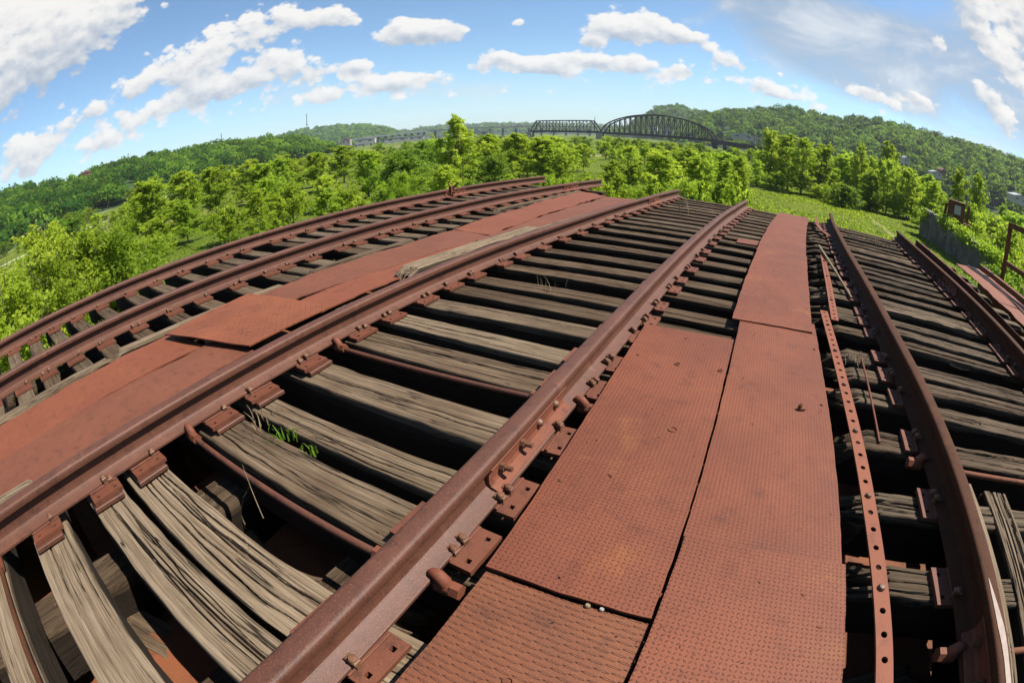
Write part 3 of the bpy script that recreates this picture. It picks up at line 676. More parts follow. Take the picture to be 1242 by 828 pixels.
# ------------------------------------------------------------------ deck plates
def deck_plate(cor, z, mat, label, nx=24, ny=60, wav=.004, jag=.0, th=.010, seed=0, uvrot=0, grp=None, tilt=(0, 0, 0, 0), name='deck_plate', cat='deck plate', notch=None):
    """cor: four (u, v) corners in order near-left, near-right, far-right, far-left"""
    c = np.array(cor, float); s_ = np.linspace(0, 1, nx)[:, None]; t_ = np.linspace(0, 1, ny)[None, :]
    S = s_+0*t_; T = t_+0*s_
    def bil(a): return (1-S)*(1-T)*a[0]+S*(1-T)*a[1]+S*T*a[2]+(1-S)*T*a[3]
    u = bil(c[:, 0]); v = bil(c[:, 1]); zz = z+bil(np.array(tilt, float))
    L = np.linalg.norm(c[3]-c[0]); Wd = np.linalg.norm(c[1]-c[0])
    tex = np.stack([S*Wd, T*L], -1)
    if jag:
        jl = jag*(vnoise(T*L*4, T*0+1, seed)+.6*vnoise(T*L*17, T*0+2, seed)); jr = jag*(vnoise(T*L*4, T*0+5, seed)+.6*vnoise(T*L*17, T*0+6, seed))
        u = u+np.clip(1-S*6, 0, 1)*jl+np.clip(S*6-5, 0, 1)*jr
    je = .3*jag+.0012
    v = v+np.clip(1-T*ny/4, 0, 1)*je*vnoise(S*Wd*22, S*0+3, seed)+np.clip((T-1)*ny/4+1, 0, 1)*je*vnoise(S*Wd*22, S*0+4, seed)
    u = u+np.clip(1-S*nx/4, 0, 1)*.0012*vnoise(T*L*22, S*0+3, seed)+np.clip((S-1)*nx/4+1, 0, 1)*.0012*vnoise(T*L*22, S*0+8, seed)
    zz = zz+wav*vnoise(u*2.2, v*1.7, seed+1)+.35*wav*vnoise(u*7, v*6, seed+2)
    P = W(u, v, zz); base = W(c[:, 0].mean(), c[:, 1].mean(), z)
    P = P-base
    top = P.reshape(-1, 3); bot = top-np.array([0, 0, th])
    F_ = gridfaces(nx, ny); n = nx*ny
    faces = [tuple(f) for f in F_.tolist()]+[tuple(r[::-1]) for r in (F_+n).tolist()]
    rim = [i*ny for i in range(nx)]+[(nx-1)*ny+j for j in range(1, ny)]+[i*ny+ny-1 for i in range(nx-2, -1, -1)]+[j for j in range(ny-2, 0, -1)]
    for a, b in zip(rim, rim[1:]+rim[:1]): faces.append((b, a, a+n, b+n))
    me = bpy.data.meshes.new(name); me.from_pydata(np.concatenate([top, bot]).tolist(), [], faces)
    uvl = me.uv_layers.new(name='UVMap'); tx = tex.reshape(-1, 2)
    li = np.empty(len(me.loops), np.int32); me.loops.foreach_get('vertex_index', li)
    uu = tx[li % n].copy()
    if uvrot:
        q = R(uvrot); uu = np.stack([uu[:, 0]*math.cos(q)-uu[:, 1]*math.sin(q), uu[:, 0]*math.sin(q)+uu[:, 1]*math.cos(q)], 1)
    uvl.data.foreach_set('uv', np.ascontiguousarray(uu+seed*1.37, np.float32).ravel())
    me.materials.append(mat); me.shade_smooth(); me.set_sharp_from_angle(angle=R(35)); me.update()
    o = link(name, me, None, base); tag(o, label, cat, grp); return o, base
def zt(u, v, z=-.125): return W(u, v, z)
GP = 'rusty plates laid over the ties'
mp, mpb = deck_plate([(-.505, .762), (-.012, .765), (-.020, 2.745), (-.580, 2.75)], -.128, M['diamond'], 'wide red rust diamond tread plate beside the nearest rail', 40, 90, .005, .0015, seed=1, grp=GP)
dp, dpb = deck_plate([(-.515, -.9), (-.012, -.9), (-.012, .752), (-.500, .752)], -.142, M['dash'], 'brownish tread plate with a pattern of short bars, at the bottom edge', 30, 70, .004, .001, seed=2, grp=GP)
s1, s1b = deck_plate([(.000, -.9), (.575, -.9), (.565, 1.105), (-.002, 1.105)], -.118, M['diamond'], 'nearest red tread plate of the long strip, overlapping the one beyond it', 30, 80, .004, .001, seed=3, grp=GP)
s2, s2b = deck_plate([(-.004, 1.07), (.552, 1.07), (.540, 3.32), (-.010, 3.32)], -.131, M['diamond'], 'middle red tread plate of the long strip, with a small broken stud', 30, 90, .004, .001, seed=4, grp=GP)
s3, s3b = deck_plate([(-.070, 3.10), (.510, 3.12), (.575, 5.62), (-.030, 5.60)], -.120, M['diamond'], 'red tread plate of the long strip beyond the step in its edge', 24, 80, .005, .003, seed=5, grp=GP)
s4, s4b = deck_plate([(-.040, 5.55), (.570, 5.57), (.645, 9.75), (.015, 9.80)], -.130, M['diamond'], 'farthest red tread plate of the long strip, ending at the deck edge', 24, 120, .006, .004, seed=6, grp=GP)
sc, scb = deck_plate([(-.33, 6.0), (-.06, 6.0), (-.06, 6.3), (-.33, 6.3)], -.165, M['rust'], 'small square scrap of red plate lying on the ties left of the far strip', 8, 8, .002, .003, seed=16, grp=GP)
deck_plate([(-3.66, -2.2), (-3.085, -2.2), (-3.075, 1.30), (-3.61, 1.30)], -.158, M['rust_flat'], 'smooth rust sheet at the left edge, next to the thin grey timber', 20, 90, .007, .018, seed=7, grp=GP)
deck_plate([(-3.035, -2.2), (-2.36, -2.2), (-2.56, 1.42), (-3.03, 1.42)], -.146, M['rust_dull'], 'smooth rust sheet running under the edge of the thick rail at the left', 20, 90, .006, .014, seed=8, grp=GP)
rp, rpb = deck_plate([(-2.55, 1.39), (-2.585, 2.14), (-3.65, 2.09), (-3.53, 1.18)], -.104, M['diamond_big'], 'loose diamond tread plate lying askew across the smooth rust sheets', 26, 26, .006, .002, seed=9, grp=GP, tilt=(.008, .0, -.005, .0))
deck_plate([(-3.62, 2.06), (-3.13, 2.06), (-2.86, 4.72), (-3.50, 4.9)], -.150, M['rust_dull'], 'smooth rust sheet with a ragged edge just beyond the askew tread plate', 18, 80, .008, .022, seed=10, grp=GP)
deck_plate([(-3.48, 4.86), (-2.90, 4.70), (-3.24, 9.0), (-4.00, 9.5)], -.146, M['rust_flat'], 'farthest smooth rust sheet along the left track, torn along its seam', 18, 100, .010, .028, seed=11, grp=GP)
deck_plate([(-3.09, 2.10), (-2.70, 2.10), (-2.66, 4.4), (-2.95, 4.4)], -.156, M['rust_flat'], 'narrow smooth rust sheet under the loose grey timber', 14, 70, .006, .012, seed=12, grp=GP)
deck_plate([(-2.88, 4.42), (-2.42, 4.35), (-2.40, 8.9), (-3.18, 8.9)], -.152, M['rust_dull'], 'far smooth rust sheet beside the thick rail, partly curled at its seam', 18, 100, .010, .02, seed=13, grp=GP)
deck_plate([(3.74, 3.0), (4.52, 3.0), (4.62, 6.0), (3.80, 6.2)], -.20, M['rust_flat'], 'smooth red edge plate at the right border, nearest the viewer', 14, 50, .006, .02, seed=14, grp=GP)
deck_plate([(3.80, 6.22), (4.60, 6.05), (4.55, 8.95), (3.86, 8.75)], -.20, M['rust_flat'], 'smooth red edge plate below the handrail post at the right', 14, 50, .008, .02, seed=15, grp=GP)
# broken stud, burned ring and bolt heads on the plates
b = MB(); p = W(.385, 2.06, -.1315)-s2b; b.tube([p, p+[0, 0, .02], p+[.006, .003, .03]], [.014, .012, .006], 8); b.box(p+[.012, 0, .006], (.03, .02, .012), .4, .003); b.build('stud', M['girder'], s2, True)
for (o, ob, u, v, z, r_) in ((mp, mpb, -.176, 1.675, -.127, .017), (mp, mpb, -.28, 2.28, -.127, .012), (mp, mpb, -.05, 2.3, -.127, .012), (dp, dpb, -.27, .45, -.141, .012)):
    an = np.linspace(0, 2*PI*.9, 20); p = W(u, v, z)-ob
    MB().tube(np.stack([p[0]+r_*np.cos(an), p[1]+r_*np.sin(an), p[2]+.0015+0*an], 1), .0028, 6).build('weld_ring', M['girder'], o, True)
for (o, ob, u, v, z) in ((mp, mpb, -.47, 1.21, -.127), (mp, mpb, -.50, 2.3, -.127), (s2, s2b, .515, 1.35, -.130), (s2, s2b, .51, 2.15, -.130), (s2, s2b, .51, 2.85, -.130), (s3, s3b, .49, 3.6, -.119), (s3, s3b, .52, 4.4, -.119), (s3, s3b, 0.0, 4.6, -.119), (s3, s3b, .2, 4.6, -.119)):
    p = W(u, v, z)-ob
    MB().dome(p, .0085, .004, 8).build('rivet', M['girder'], o, True)
for (u, v, cc, r_, lab) in ((-.19, .752, 'stick', .008, 'small pale pebble at the seam of the two tread plates'), (-.15, .754, 'conc', .007, 'small grey pebble right of the pale one at the plate seam')):
    pb_ = MB(); pb_.dome((0, 0, -.002), r_, r_*1.1, 7).dome((r_*.5, r_*.2, -.002), r_*.7, r_*.7, 6)
    tag(pb_.build('pebble', M[cc], None, True, loc=W(u, v, -.136)), lab, 'pebble')

# supporting plank ends below the plates (between nearest rail and strip)
GW = 'timbers lying on the deck'
def timber(pts, wd, dp_, label, seed, weather=.9, bright=1.0, cracks=6, depth=.03, name='loose_timber', rough=2.0, ends=(.12, .12), grp=GW, roll=0):
    (u0, v0, z0), (u1, v1, z1) = pts
    a = W(u0, v0, z0); b_ = W(u1, v1, z1); L = float(np.linalg.norm(b_-a))
    me = tie_mesh(seed, L, wd, dp_, max(40, int(L*60)), 34, cracks, depth, rough, ends)
    o = link(name, me, None, (a+b_)/2)
    d = b_-a
    o.rotation_euler = (roll, -math.asin(d[2]/L), math.atan2(d[1], d[0])); o.color = (weather, bright, 0, 1)
    tag(o, label, 'timber', grp); return o
timber([(-2.66, 2.98, -.085), (-2.56, 5.25, -.095)], .20, .065, 'thick splintered grey timber lying on the smooth rust sheets', 301, .95, 1.0, 7, .04)
timber([(-2.50, 4.9, -.11), (-2.46, 6.9, -.125)], .12, .05, 'thinner splintered timber in line with the thick one, farther along the sheets', 309, .8, .9, 7, .04)
timber([(-3.80, -1.6, -.140), (-3.73, .80, -.140)], .115, .05, 'thin stringy grey timber beside the left sheets, nearer length', 302, .8, .85, 7, .04, rough=2.6)
timber([(-3.76, .70, -.135), (-3.62, 2.55, -.145)], .10, .05, 'thin stringy grey timber pointing at the askew tread plate', 303, .85, .9, 7, .04, rough=2.6)
timber([(-3.72, 2.75, -.15), (-3.66, 4.4, -.16)], .09, .05, 'short weathered timber between rail and ragged rust sheet', 305, .5, .7, 6, .04)
timber([(-3.95, 6.4, -.15), (-4.06, 9.6, -.15)], .11, .06, 'far weathered timber along the inside of the left track', 306, .6, .75, 6, .04)
timber([(-2.62, -1.0, -.118), (-2.50, -.16, -.118)], .075, .03, 'broken end of a grey board on the rust sheet at the left edge', 304, .8, .95, 5, .03)
timber([(1.30, -.8, -.16), (1.275, 1.78, -.165)], .15, .16, 'upright-grained grey timber lying along the shaded rail in the bottom right corner', 307, .95, 1.0, 9, .06, rough=1.3, ends=(.03, .05))
timber([(1.50, -.8, -.17), (1.53, 1.76, -.175)], .16, .16, 'outer split timber parallel to the shaded rail in the bottom right corner', 308, .85, .9, 9, .07, rough=1.3, ends=(.03, .05))
for k, (v, du_) in enumerate([(7.9, 0), (7.3, .02), (6.75, -.04), (6.2, .03), (5.55, .06), (5.1, .0), (4.55, .08), (4.05, .05)]):
    timber([(3.22+du_, v, -.185), (3.62+du_+.05*(k % 3), v+.03, -.19)], .15, .08, 'short broken tie end beside the red edge plate, %s from the far end' % ordn(k+1), 320+k, .8, .75, 4, .03, 'tie_stub', 2.2, (.05, .12), 'broken tie ends at the right edge')

# ------------------------------------------------------------------ perforated straps
def strap(path, wd, label, pitch=.0905, hr=.0125, th=.009, bolts=(), off=0, holes2=False):
    """path: list of (u, v, z); round holes cut through"""
    P = np.array(path, float); seg = np.r_[0, np.cumsum(np.linalg.norm(np.diff(P, axis=0), axis=1))]
    L = seg[-1]; n = max(1, int(L/pitch)); pit = L/n
    mb = MB(); base = W(*P[len(P)//2])
    K = 16
    def pos(s_, lat):
        c_ = np.array([np.interp(s_, seg, P[:, k]) for k in range(3)])
        d = np.array([np.interp(s_+.02, seg, P[:, k])-np.interp(s_-.02, seg, P[:, k]) for k in range(2)]); d /= np.linalg.norm(d)+1e-9
        return W(c_[0]+lat*d[1], c_[1]-lat*d[0], c_[2])-base
    an = np.arange(K)*2*PI/K
    for i in range(n):
        sc_ = (i+.5)*pit
        if i in bolts:
            cs = [(sc_-pit/2, -wd/2), (sc_-pit/2, wd/2), (sc_+pit/2, wd/2), (sc_+pit/2, -wd/2)]
            t_ = [pos(*c) for c in cs]; bt = [p-[0, 0, th] for p in t_]
            mb.add(t_+bt, [(0, 1, 2, 3), (7, 6, 5, 4), (0, 3, 7, 4), (2, 1, 5, 6)])
            continue
        sq = []; ci = []
        for a in an:
            ca, sa = math.cos(a), math.sin(a); m = max(abs(ca), abs(sa))
            sq.append((sc_+ca/m*pit/2, sa/m*wd/2)); ci.append((sc_+ca*hr, sa*hr))
        V = [pos(*q) for q in sq]+[pos(*q) for q in ci]; V = V+[p-[0, 0, th] for p in V]
        f = []
        for k in range(K):
            k2 = (k+1) % K
            f.append((k, k+K, k2+K, k2)); f.append((k+2*K, k2+2*K, k2+3*K, k+3*K)); f.append((k+K, k+3*K, k2+3*K, k2+K))
            if abs(sq[k][1]) > wd/2-1e-6 and abs(sq[k2][1]) > wd/2-1e-6: f.append((k, k2, k2+2*K, k+2*K))
        mb.add(V, f)
    for e in (0, L):
        t_ = [pos(e, -wd/2), pos(e, wd/2)]; mb.add(t_+[p-[0, 0, th] for p in t_], [(0, 1, 3, 2)])
    o = mb.build('perforated_strap', M['strap'], None, False, loc=base)
    tag(o, label, 'strap', 'perforated rust straps')
    for i in bolts:
        if i < n:
            b = MB(); c = pos((i+.5)*pit, 0); b.dome(c, .015, .014, 10); b.build('bolt', M['bolt'], o, True)
    return o
strap([(.755, -.5, -.128), (.715, .8, -.128), (.69, 1.4, -.128), (.665, 2.4, -.126), (.64, 3.66, -.124)], .064, 'long perforated strap between the long strip of plates and the shaded rail', bolts=(16, 21, 26, 31, 36, 41))
strap([(.715, 3.46, -.116), (.76, 4.5, -.118), (.80, 6.05, -.118)], .062, 'second perforated strap, overlapping the far end of the long one', bolts=(5, 14, 22))
strap([(.99, 7.55, -.10), (.885, 8.0, -.10), (.81, 8.6, -.09), (.785, 9.5, -.07)], .062, 'short bent perforated strap near the far end of the deck', bolts=(4, 12))
# guard bar right of the outer rail: a perforated strap on edge timber
strap([(3.12, 1.5, -.125), (3.11, 4.2, -.125), (3.20, 6.5, -.125), (3.20, 9.6, -.11)], .06, 'perforated guard bar beside the rightmost rail', bolts=tuple(range(3, 90, 7)))
def anglebar(path, label):
    mb = MB(); P = np.array([W(*p) for p in path]); base = P[0].copy()
    sec = np.array([(-.05, -.06), (.05, -.06), (.05, -.045), (-.035, -.045), (-.035, .05), (-.05, .05)])
    V = []
    for p in P: V += [[p[0]+a-base[0], p[1]-base[1], p[2]+c-base[2]] for a, c in sec]
    n = 6; mb.add(V, [(i*n+j, i*n+(j+1) % n, i*n+n+(j+1) % n, i*n+n+j) for i in range(len(P)-1) for j in range(n)]+[tuple(range(n))[::-1], tuple(range((len(P)-1)*n, len(P)*n))])
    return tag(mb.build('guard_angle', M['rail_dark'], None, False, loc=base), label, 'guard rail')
anglebar([(3.02, 1.2, -.10), (3.0, 4.2, -.10), (3.05, 6.5, -.10), (3.06, 9.4, -.10)], 'low dark angle iron between the rightmost rail and its guard bar')

# ------------------------------------------------------------------ gauge rods
def gauge_rod(v, k0, k1, label, short=False, mat='rail', z=-.172):
    a = loc_on(k0, v, z, .0); b = loc_on(k1, v, z, 0)
    base = (a+b)/2
    pts = np.linspace(a-[.14, 0, 0], b+[.13, 0, 0], 14)-base; pts[:, 2] -= .012*np.sin(np.linspace(0, PI, 14))
    o = MB().tube(pts, .0145, 10).build('gauge_rod', M[mat], None, True, loc=base)
    tag(o, label, 'gauge rod', 'gauge rods between the rails')
    for p, s_ in ((a-base, -1), (b-base, 1)):
        for sd in (-1, 1):        # a clamp either side of the foot
            q = p+np.array([sd*.072, 0, 0])
            h = MB()
            xs_ = np.array([.030, .030, .012, -.008, -.020]); zs_ = np.array([-.004, .018, .040, .041, .034])
            h.tube(np.stack([q[0]+sd*xs_, q[1]+0*xs_, q[2]+zs_], 1), [.022, .024, .021, .016, .009], 10)
            h.tube([q+[sd*.005, 0, -.004], q+[sd*.055, 0, -.004]], .026, 10)
            h.build('hook_clamp', M['rust'], o, True, 45)
            n = MB(); n.tube([q+[sd*.056, 0, 0], q+[sd*.086, 0, 0]], .027, 6); n.build('nut', M['rust'], o, True, 30)
    return o
gauge_rod(.665, 2, 3, 'round rusty gauge rod crossing the gap between the grey ties, nearest the viewer')
gauge_rod(1.755, 2, 3, 'second round rusty gauge rod in the middle track, farther from the viewer')
gauge_rod(-.62, 2, 3, 'dark rod added in place of a shadow strip across the tie in the bottom left corner', mat='rail_dark', z=-.150)  # rod added to stand for a dark shadow strip on the tie
gauge_rod(1.84, 4, 5, 'gauge rod under the shaded rail, behind the square nut', mat='girder')
gauge_rod(.80, 4, 5, 'gauge rod under the shaded rail, next to its joint bar', mat='girder')

# standing bracket on the far rail, stick by the strap, cables
b = MB(); c = W(-5.75, 7.75, -.10); b.box((0, 0, .06), (.05, .10, .20), bev=.006); b.bar((0, .02, .1), (.12, .06, .22), .03); b.bar((0, -.02, .1), (-.05, -.05, .24), .025); b.tube([(-.07, 0, .03), (.09, 0, .03)], .02, 8)
tag(b.build('clamp_bracket', M['girder'], None, loc=c), 'rusty upright clamp bracket fixed to the farthest rail near the bushes', 'bracket')
pts = np.array([W(.845, 2.85, -.13), W(.838, 1.98, -.18)]); MBs = MB().tube(pts-pts[0], .007, 7)
tag(MBs.build('iron_bar', M['rust'], None, True, loc=pts[0]), 'thin straight bar lying between the long strap and the shaded rail', 'bar')
pts = np.array([W(.76, 6.35, -.09), W(.86, 5.3, -.10), W(.98, 4.3, -.15)]); 
tag(MB().tube(pts-pts[0], [.018, .015, .010], 7).build('dead_branch', M['stick'], None, True, loc=pts[0]), 'grey dead branch lying across the second perforated strap', 'branch')
for k, (u0, ph) in enumerate(((4.15, 0), (4.24, 1.1), (4.33, 2.0))):
    vv = np.linspace(3.2, 8.8, 36); pts = W(u0+.07*np.sin(vv*1.1+ph)+.02*vv/8, vv, -.185+0*vv+.01*np.sin(vv*3+ph))
    tag(MB().tube(pts-pts[18], .012, 6).build('cable', M['cable'], None, True, loc=pts[18]), ['inner black cable snaking along the red edge plates', 'middle black cable on the red edge plates', 'outer black cable on the red edge plates, nearest the edge girder'][k], 'cable', 'cables on the edge plates')

# ------------------------------------------------------------------ structure below the ties
def beam(u, z0, z1, w, v0, v1, label, name, cat, mat, grp):
    vv = np.linspace(v0, v1, 16); mb = MB(); base = W(u, (v0+v1)/2, z1)
    sec = np.array([(-w/2, z0), (w/2, z0), (w/2, z1), (-w/2, z1)]); V = []
    for v in vv: V += [W(u+a, v, z)-base for a, z in sec]
    n = 4; mb.add(V, [(i*n+j, i*n+(j+1) % n, i*n+n+(j+1) % n, i*n+n+j) for i in range(15) for j in range(n)]+[(3, 2, 1, 0), (60, 61, 62, 63)])
    return tag(mb.build(name, mat, None, loc=base), label, cat, grp)
for u, lab in ((-5.05, 'under the left track'), (-1.86, 'under the middle track beside the thick rail'), (-.95, 'under the middle track beside the nearest rail'), (1.55, 'under the right track')):
    L_ = 13.2; me = tie_mesh(400+int(u*10), L_, .24, .30, 420, 22, 9, .05, 2.5, (.1, .1))
    o = link('timber_stringer', me, None, W(u, 3.6, -.425), PI/2-.054); o.color = (.15, .62, 0, 1)
    tag(o, 'dark rotten timber stringer running lengthwise %s' % lab, 'stringer', 'stringers under the ties')
for u, lab in ((-5.6, 'left edge of the deck'), (-4.2, 'left track'), (-2.75, 'smooth rust sheets'), (-1.42, 'gaps of the middle track'), (.1, 'long strip of plates'), (1.75, 'right track'), (3.3, 'guard bar')):
    top_ = -.80 if abs(u+1.42) < .01 else -1.05
    beam(u, -2.6, top_, .05, -2.4, 9.7, 'deep rusty girder web added to block light below the %s' % lab, 'blocker_girder', 'girder', M['girder'], 'added light-blocking girder webs')  # webs added to block side light so the gaps between ties stay dark
    beam(u, top_+.002, top_+.03, .42, -2.42, 9.72, 'rusty flange plate on the girder below the %s' % lab, 'girder_flange', 'flange', M['girder'], 'flanges under the deck')
for k, v in enumerate((-1.6, -.2, .95, 2.5, 4.0, 5.5, 7.0, 8.5)):
    mb = MB().box((0, 0, 0), (9.4, .24, .05)).box((0, 0, -.35), (9.4, .02, .62))
    o = mb.build('floor_beam', M['girder'], None, loc=W(-1.2, v+.17, -.93), ); o.rotation_euler[2] = heading(v)
    tag(o, 'rusty steel cross beam deep below the ties, %s from the near end' % ordn(k+1), 'beam', 'cross beams under the deck')
# edge girder on the right with its handrail
beam(4.66, -1.1, -.13, .10, -2.0, 9.0, 'dark steel girder closing off the right border of the deck', 'edge_girder', 'girder', M['girder'], None)
mb = MB(); mb.box((0, 0, 0), (11.6, 11.4, .08)); fl = mb.build('blocker_slab', M['girder'], None, loc=(-.7, 3.4, -2.66)); fl.name = 'blocker_floor'  # floor added to shut out light from below the ties
tag(fl, 'rusted steel floor added under the girders to keep the gaps dark', 'light blocker')
mb = MB(); mb.box((0, 0, 0), (10.4, 2.0, 4.3), bev=.05); tag(mb.build('concrete_pier', M['conc'], None, loc=(-.7, 7.0, -4.87)), 'concrete pier holding up the far end of the deck', 'pier', 'piers of the deck')
mb = MB(); mb.box((0, 0, 0), (10.4, 2.0, 4.3), bev=.05); tag(mb.build('concrete_pier', M['conc'], None, loc=(-.7, -.6, -4.87)), 'concrete pier holding up the near end of the deck', 'pier', 'piers of the deck')
# handrail
hr = empty('handrail', W(5.02, 8.5, -.25)); tag(hr, 'brown steel handrail on the right border above the edge plates', 'handrail')
hb = np.array(hr.location)
def hp(v, z, du=0): return W(5.02+du, v, z)-hb
for v in (8.55, 5.9, 3.2): MB().bar(hp(v, -.5), hp(v, .86), .075, .075).build('post', M['girder'], hr)
for z, w_ in ((.82, .10), (.12, .085)):
    pts = [hp(v, z) for v in np.linspace(8.62, 1.5, 8)]
    mb = MB()
    for a_, b_ in zip(pts[:-1], pts[1:]): mb.bar(a_, b_, .05, w_)
    mb.build('rail_bar', M['girder'], hr)
MB().bar(hp(8.55, -.22), hp(8.15, -.22, -.3), .05).build('brace', M['rail_dark'], hr)
# second railing panel with wire mesh, farther out
pn = empty('mesh_panel', (8.3, 9.9, -1.0)); tag(pn, 'small mesh railing panel on posts just beyond the brown handrail', 'railing')
for x in (-.6, .45, 1.5): MB().bar((x, x*-.4, -1.6), (x, x*-.4, 1.55), .06).build('post', M['girder'], pn)
for z in (.55, 1.05, 1.5): MB().bar((-.6, .24, z), (2.4, -.96, z), .045).build('rail_bar', M['girder'], pn)
mb = MB()
for k in range(25): x = -.6+k*.125; mb.bar((x, -.4*x, .55), (x, -.4*x, 1.5), .012)
for z in np.arange(.62, 1.5, .11): mb.bar((-.6, .24, z), (2.4, -.96, z), .010)
mb.build('mesh_infill', M['girder'], pn)

deck_plate([(-1.72, -.9), (-1.02, -.9), (-1.02, 2.4), (-1.72, 2.4)], -.66, M['lowrust'], 'orange rusty steel sheet lying deep below the near ties of the middle track', 14, 50, .01, .03, seed=31, grp='rusty sheets below the ties')
deck_plate([(.55, -.6), (1.35, -.6), (1.35, 2.2), (.55, 2.2)], -.70, M['lowrust'], 'rusty steel sheet deep below the strap and the shaded rail', 14, 50, .01, .03, seed=32, grp='rusty sheets below the ties')
# small weeds on the deck
def weed(u, v, z, n, h, mat, label, sp=.05, wd=.004, seed=0):
    rg = np.random.default_rng(seed); V = []; Q = []
    for k in range(n):
        x, y = rg.normal(0, sp, 2); a = rg.uniform(0, 2*PI); hh = h*rg.uniform(.5, 1.1); ln = rg.uniform(.1, .6)*hh
        d = np.array([math.cos(a), math.sin(a), 0]); s_ = np.array([-math.sin(a), math.cos(a), 0])*wd
        for j in range(5):
            t_ = j/4; c = np.array([x, y, 0])+d*ln*t_**2+np.array([0, 0, hh*t_*(1-.2*t_)])
            w_ = 1-.85*t_; V += [c-s_*w_, c+s_*w_]
        b_ = k*10; Q += [(b_+2*j, b_+2*j+1, b_+2*j+3, b_+2*j+2) for j in range(4)]
    me = npmesh('weed_tuft', np.array(V), np.array(Q), mat, attr=rg.uniform(.4, 1, len(Q)))
    if n >= 100: return tag(link('dry_grass', me, None, W(u, v, z)), label, None, None, 'stuff')
    return tag(link('weed_tuft', me, None, W(u, v, z)), label, 'weed', 'weeds on the deck')
weed(-1.72, .985, -.24, 30, .08, M['leafd'], 'green weed tuft sprouting between two near ties', .06, .005, 1)
weed(-1.55, 1.0, -.25, 20, .07, M['leafd'], 'smaller green weed tuft right of the one between the near ties', .05, .005, 2)
weed(-1.9, .99, -.22, 25, .10, M['stick'], 'dry brown grass tuft between two near ties beside the thick rail', .05, .003, 3)
weed(-1.35, .5, -.21, 4, .22, M['stick'], 'few pale dry stalks over the grey tie next to the first gauge rod', .04, .002, 4)
weed(-1.45, 3.3, -.2, 9, .15, M['stick'], 'dry pale stalks on a tie in mid-distance of the middle track', .07, .002, 5)
weed(-1.55, 8.0, -.2, 16, .45, M['stick'], 'tall dry stalks near the far end of the middle track', .12, .003, 6)
weed(-.75, 8.5, -.2, 16, .5, M['stick'], 'dry stalks around the far end of the nearest rail', .10, .003, 7)
weed(.85, 2.95, -.2, 30, .06, M['stick'], 'clump of dry debris between the long strap and the shaded rail', .06, .004, 8)
weed(1.9, 8.4, -.17, 160, .10, M['stick'], 'heap of dry grass on the far ties of the right track', .28, .004, 9)
weed(-4.95, .35, -.3, 40, .22, M['leaf'], 'green weeds poking up through the left track, nearer tuft', .10, .008, 10)
weed(-5.0, .92, -.3, 40, .20, M['leaf'], 'green weeds poking up through the left track, farther tuft', .10, .008, 11)
weed(-5.05, -.2, -.3, 40, .22, M['leaf'], 'green weeds poking up through the left track at the left edge', .10, .008, 12)

def debris(seed, n, label, spots, mat, smin, smax, flat=.25):
    rg = np.random.default_rng(seed); mb = MB()
    for k in range(n):
        u0, u1, v0, v1, z = spots[rg.integers(len(spots))]
        c = W(rg.uniform(u0, u1), rg.uniform(v0, v1), z); L = rg.uniform(smin, smax); a = rg.uniform(0, 2*PI)
        hx = L*rg.uniform(.5, 1.0); hy = L*rg.uniform(.12, .45); hz = L*flat*rg.uniform(.2, .5)
        P = np.array([[-hx, -hy*.4, 0], [hx*.9, -hy, 0], [hx, hy*.5, 0], [-hx*.8, hy, 0], [-hx*.6, -hy*.2, hz], [hx*.6, -hy*.5, hz*.8], [hx*.7, hy*.2, hz], [-hx*.5, hy*.5, hz*.9]])
        P += rg.normal(0, .08*L, P.shape); cc, ss = math.cos(a), math.sin(a); P = P@np.array([[cc, ss, 0], [-ss, cc, 0], [0, 0, 1]])
        mb.add(P+c, [(3, 2, 1, 0), (4, 5, 6, 7), (0, 1, 5, 4), (1, 2, 6, 5), (2, 3, 7, 6), (3, 0, 4, 7)])
    o = mb.build('debris', mat); o.color = (.6, .8, 0, 1); tag(o, label, None, None, 'stuff')
debris(5, 150, 'crumbs of rust and grit lying on the tread plates and rust sheets', [(-.5, -.05, .1, 2.7, -.126), (.02, .54, .1, 3.2, -.120), (-3.6, -2.5, -.8, 8.5, -.142), (-.02, .01, .2, 2.7, -.13), (0, .55, 3.3, 9, -.118)], M['girder'], .004, .013)
TS = [(XR[2]+.12, XR[3]-.12, v-.06, v+.06, TZ-.004) for v in VM if 1.9 < v < 9]+[(XR[4]+.25, XR[5]-.25, v-.04, v+.04, TZ-.008) for v in VR if v > 1.9]+[(XR[0]+.15, XR[1]-.15, v-.05, v+.05, TZ-.004) for v in VL if -.5 < v < 7]+[(-3.95, -3.72, v-.05, v+.05, TZ-.006) for v in VL if -.5 < v < 7]
debris(6, 330, 'splinters and crumbs of rotten wood scattered over the ties', TS, M['wood'], .008, .030, .4)
for k, (pts, lab) in enumerate(((((-2.05, -.25, -.62), (-.95, .18, -.70)), 'broken timber fallen below the ties in the bottom left corner'), (((-1.95, .62, -.60), (-1.25, .50, -.72)), 'split timber end lying below the gap beside the first gauge rod'), (((-1.5, .45, -.55), (-.75, .70, -.50)), 'rotten timber end below the first gauge rod near the bolted rail'), (((-2.0, 1.25, -.60), (-.8, 1.32, -.66)), 'fallen timber in the dark gap behind the weeds'), (((.55, .75, -.55), (1.2, .95, -.5)), 'broken timber below the gap between the strap and the shaded rail'))):
    timber(pts, .17, .13, lab, 500+k, .35, .85, 5, .05, 'fallen_timber', 1.6, (.10, .12), 'timbers fallen below the ties')

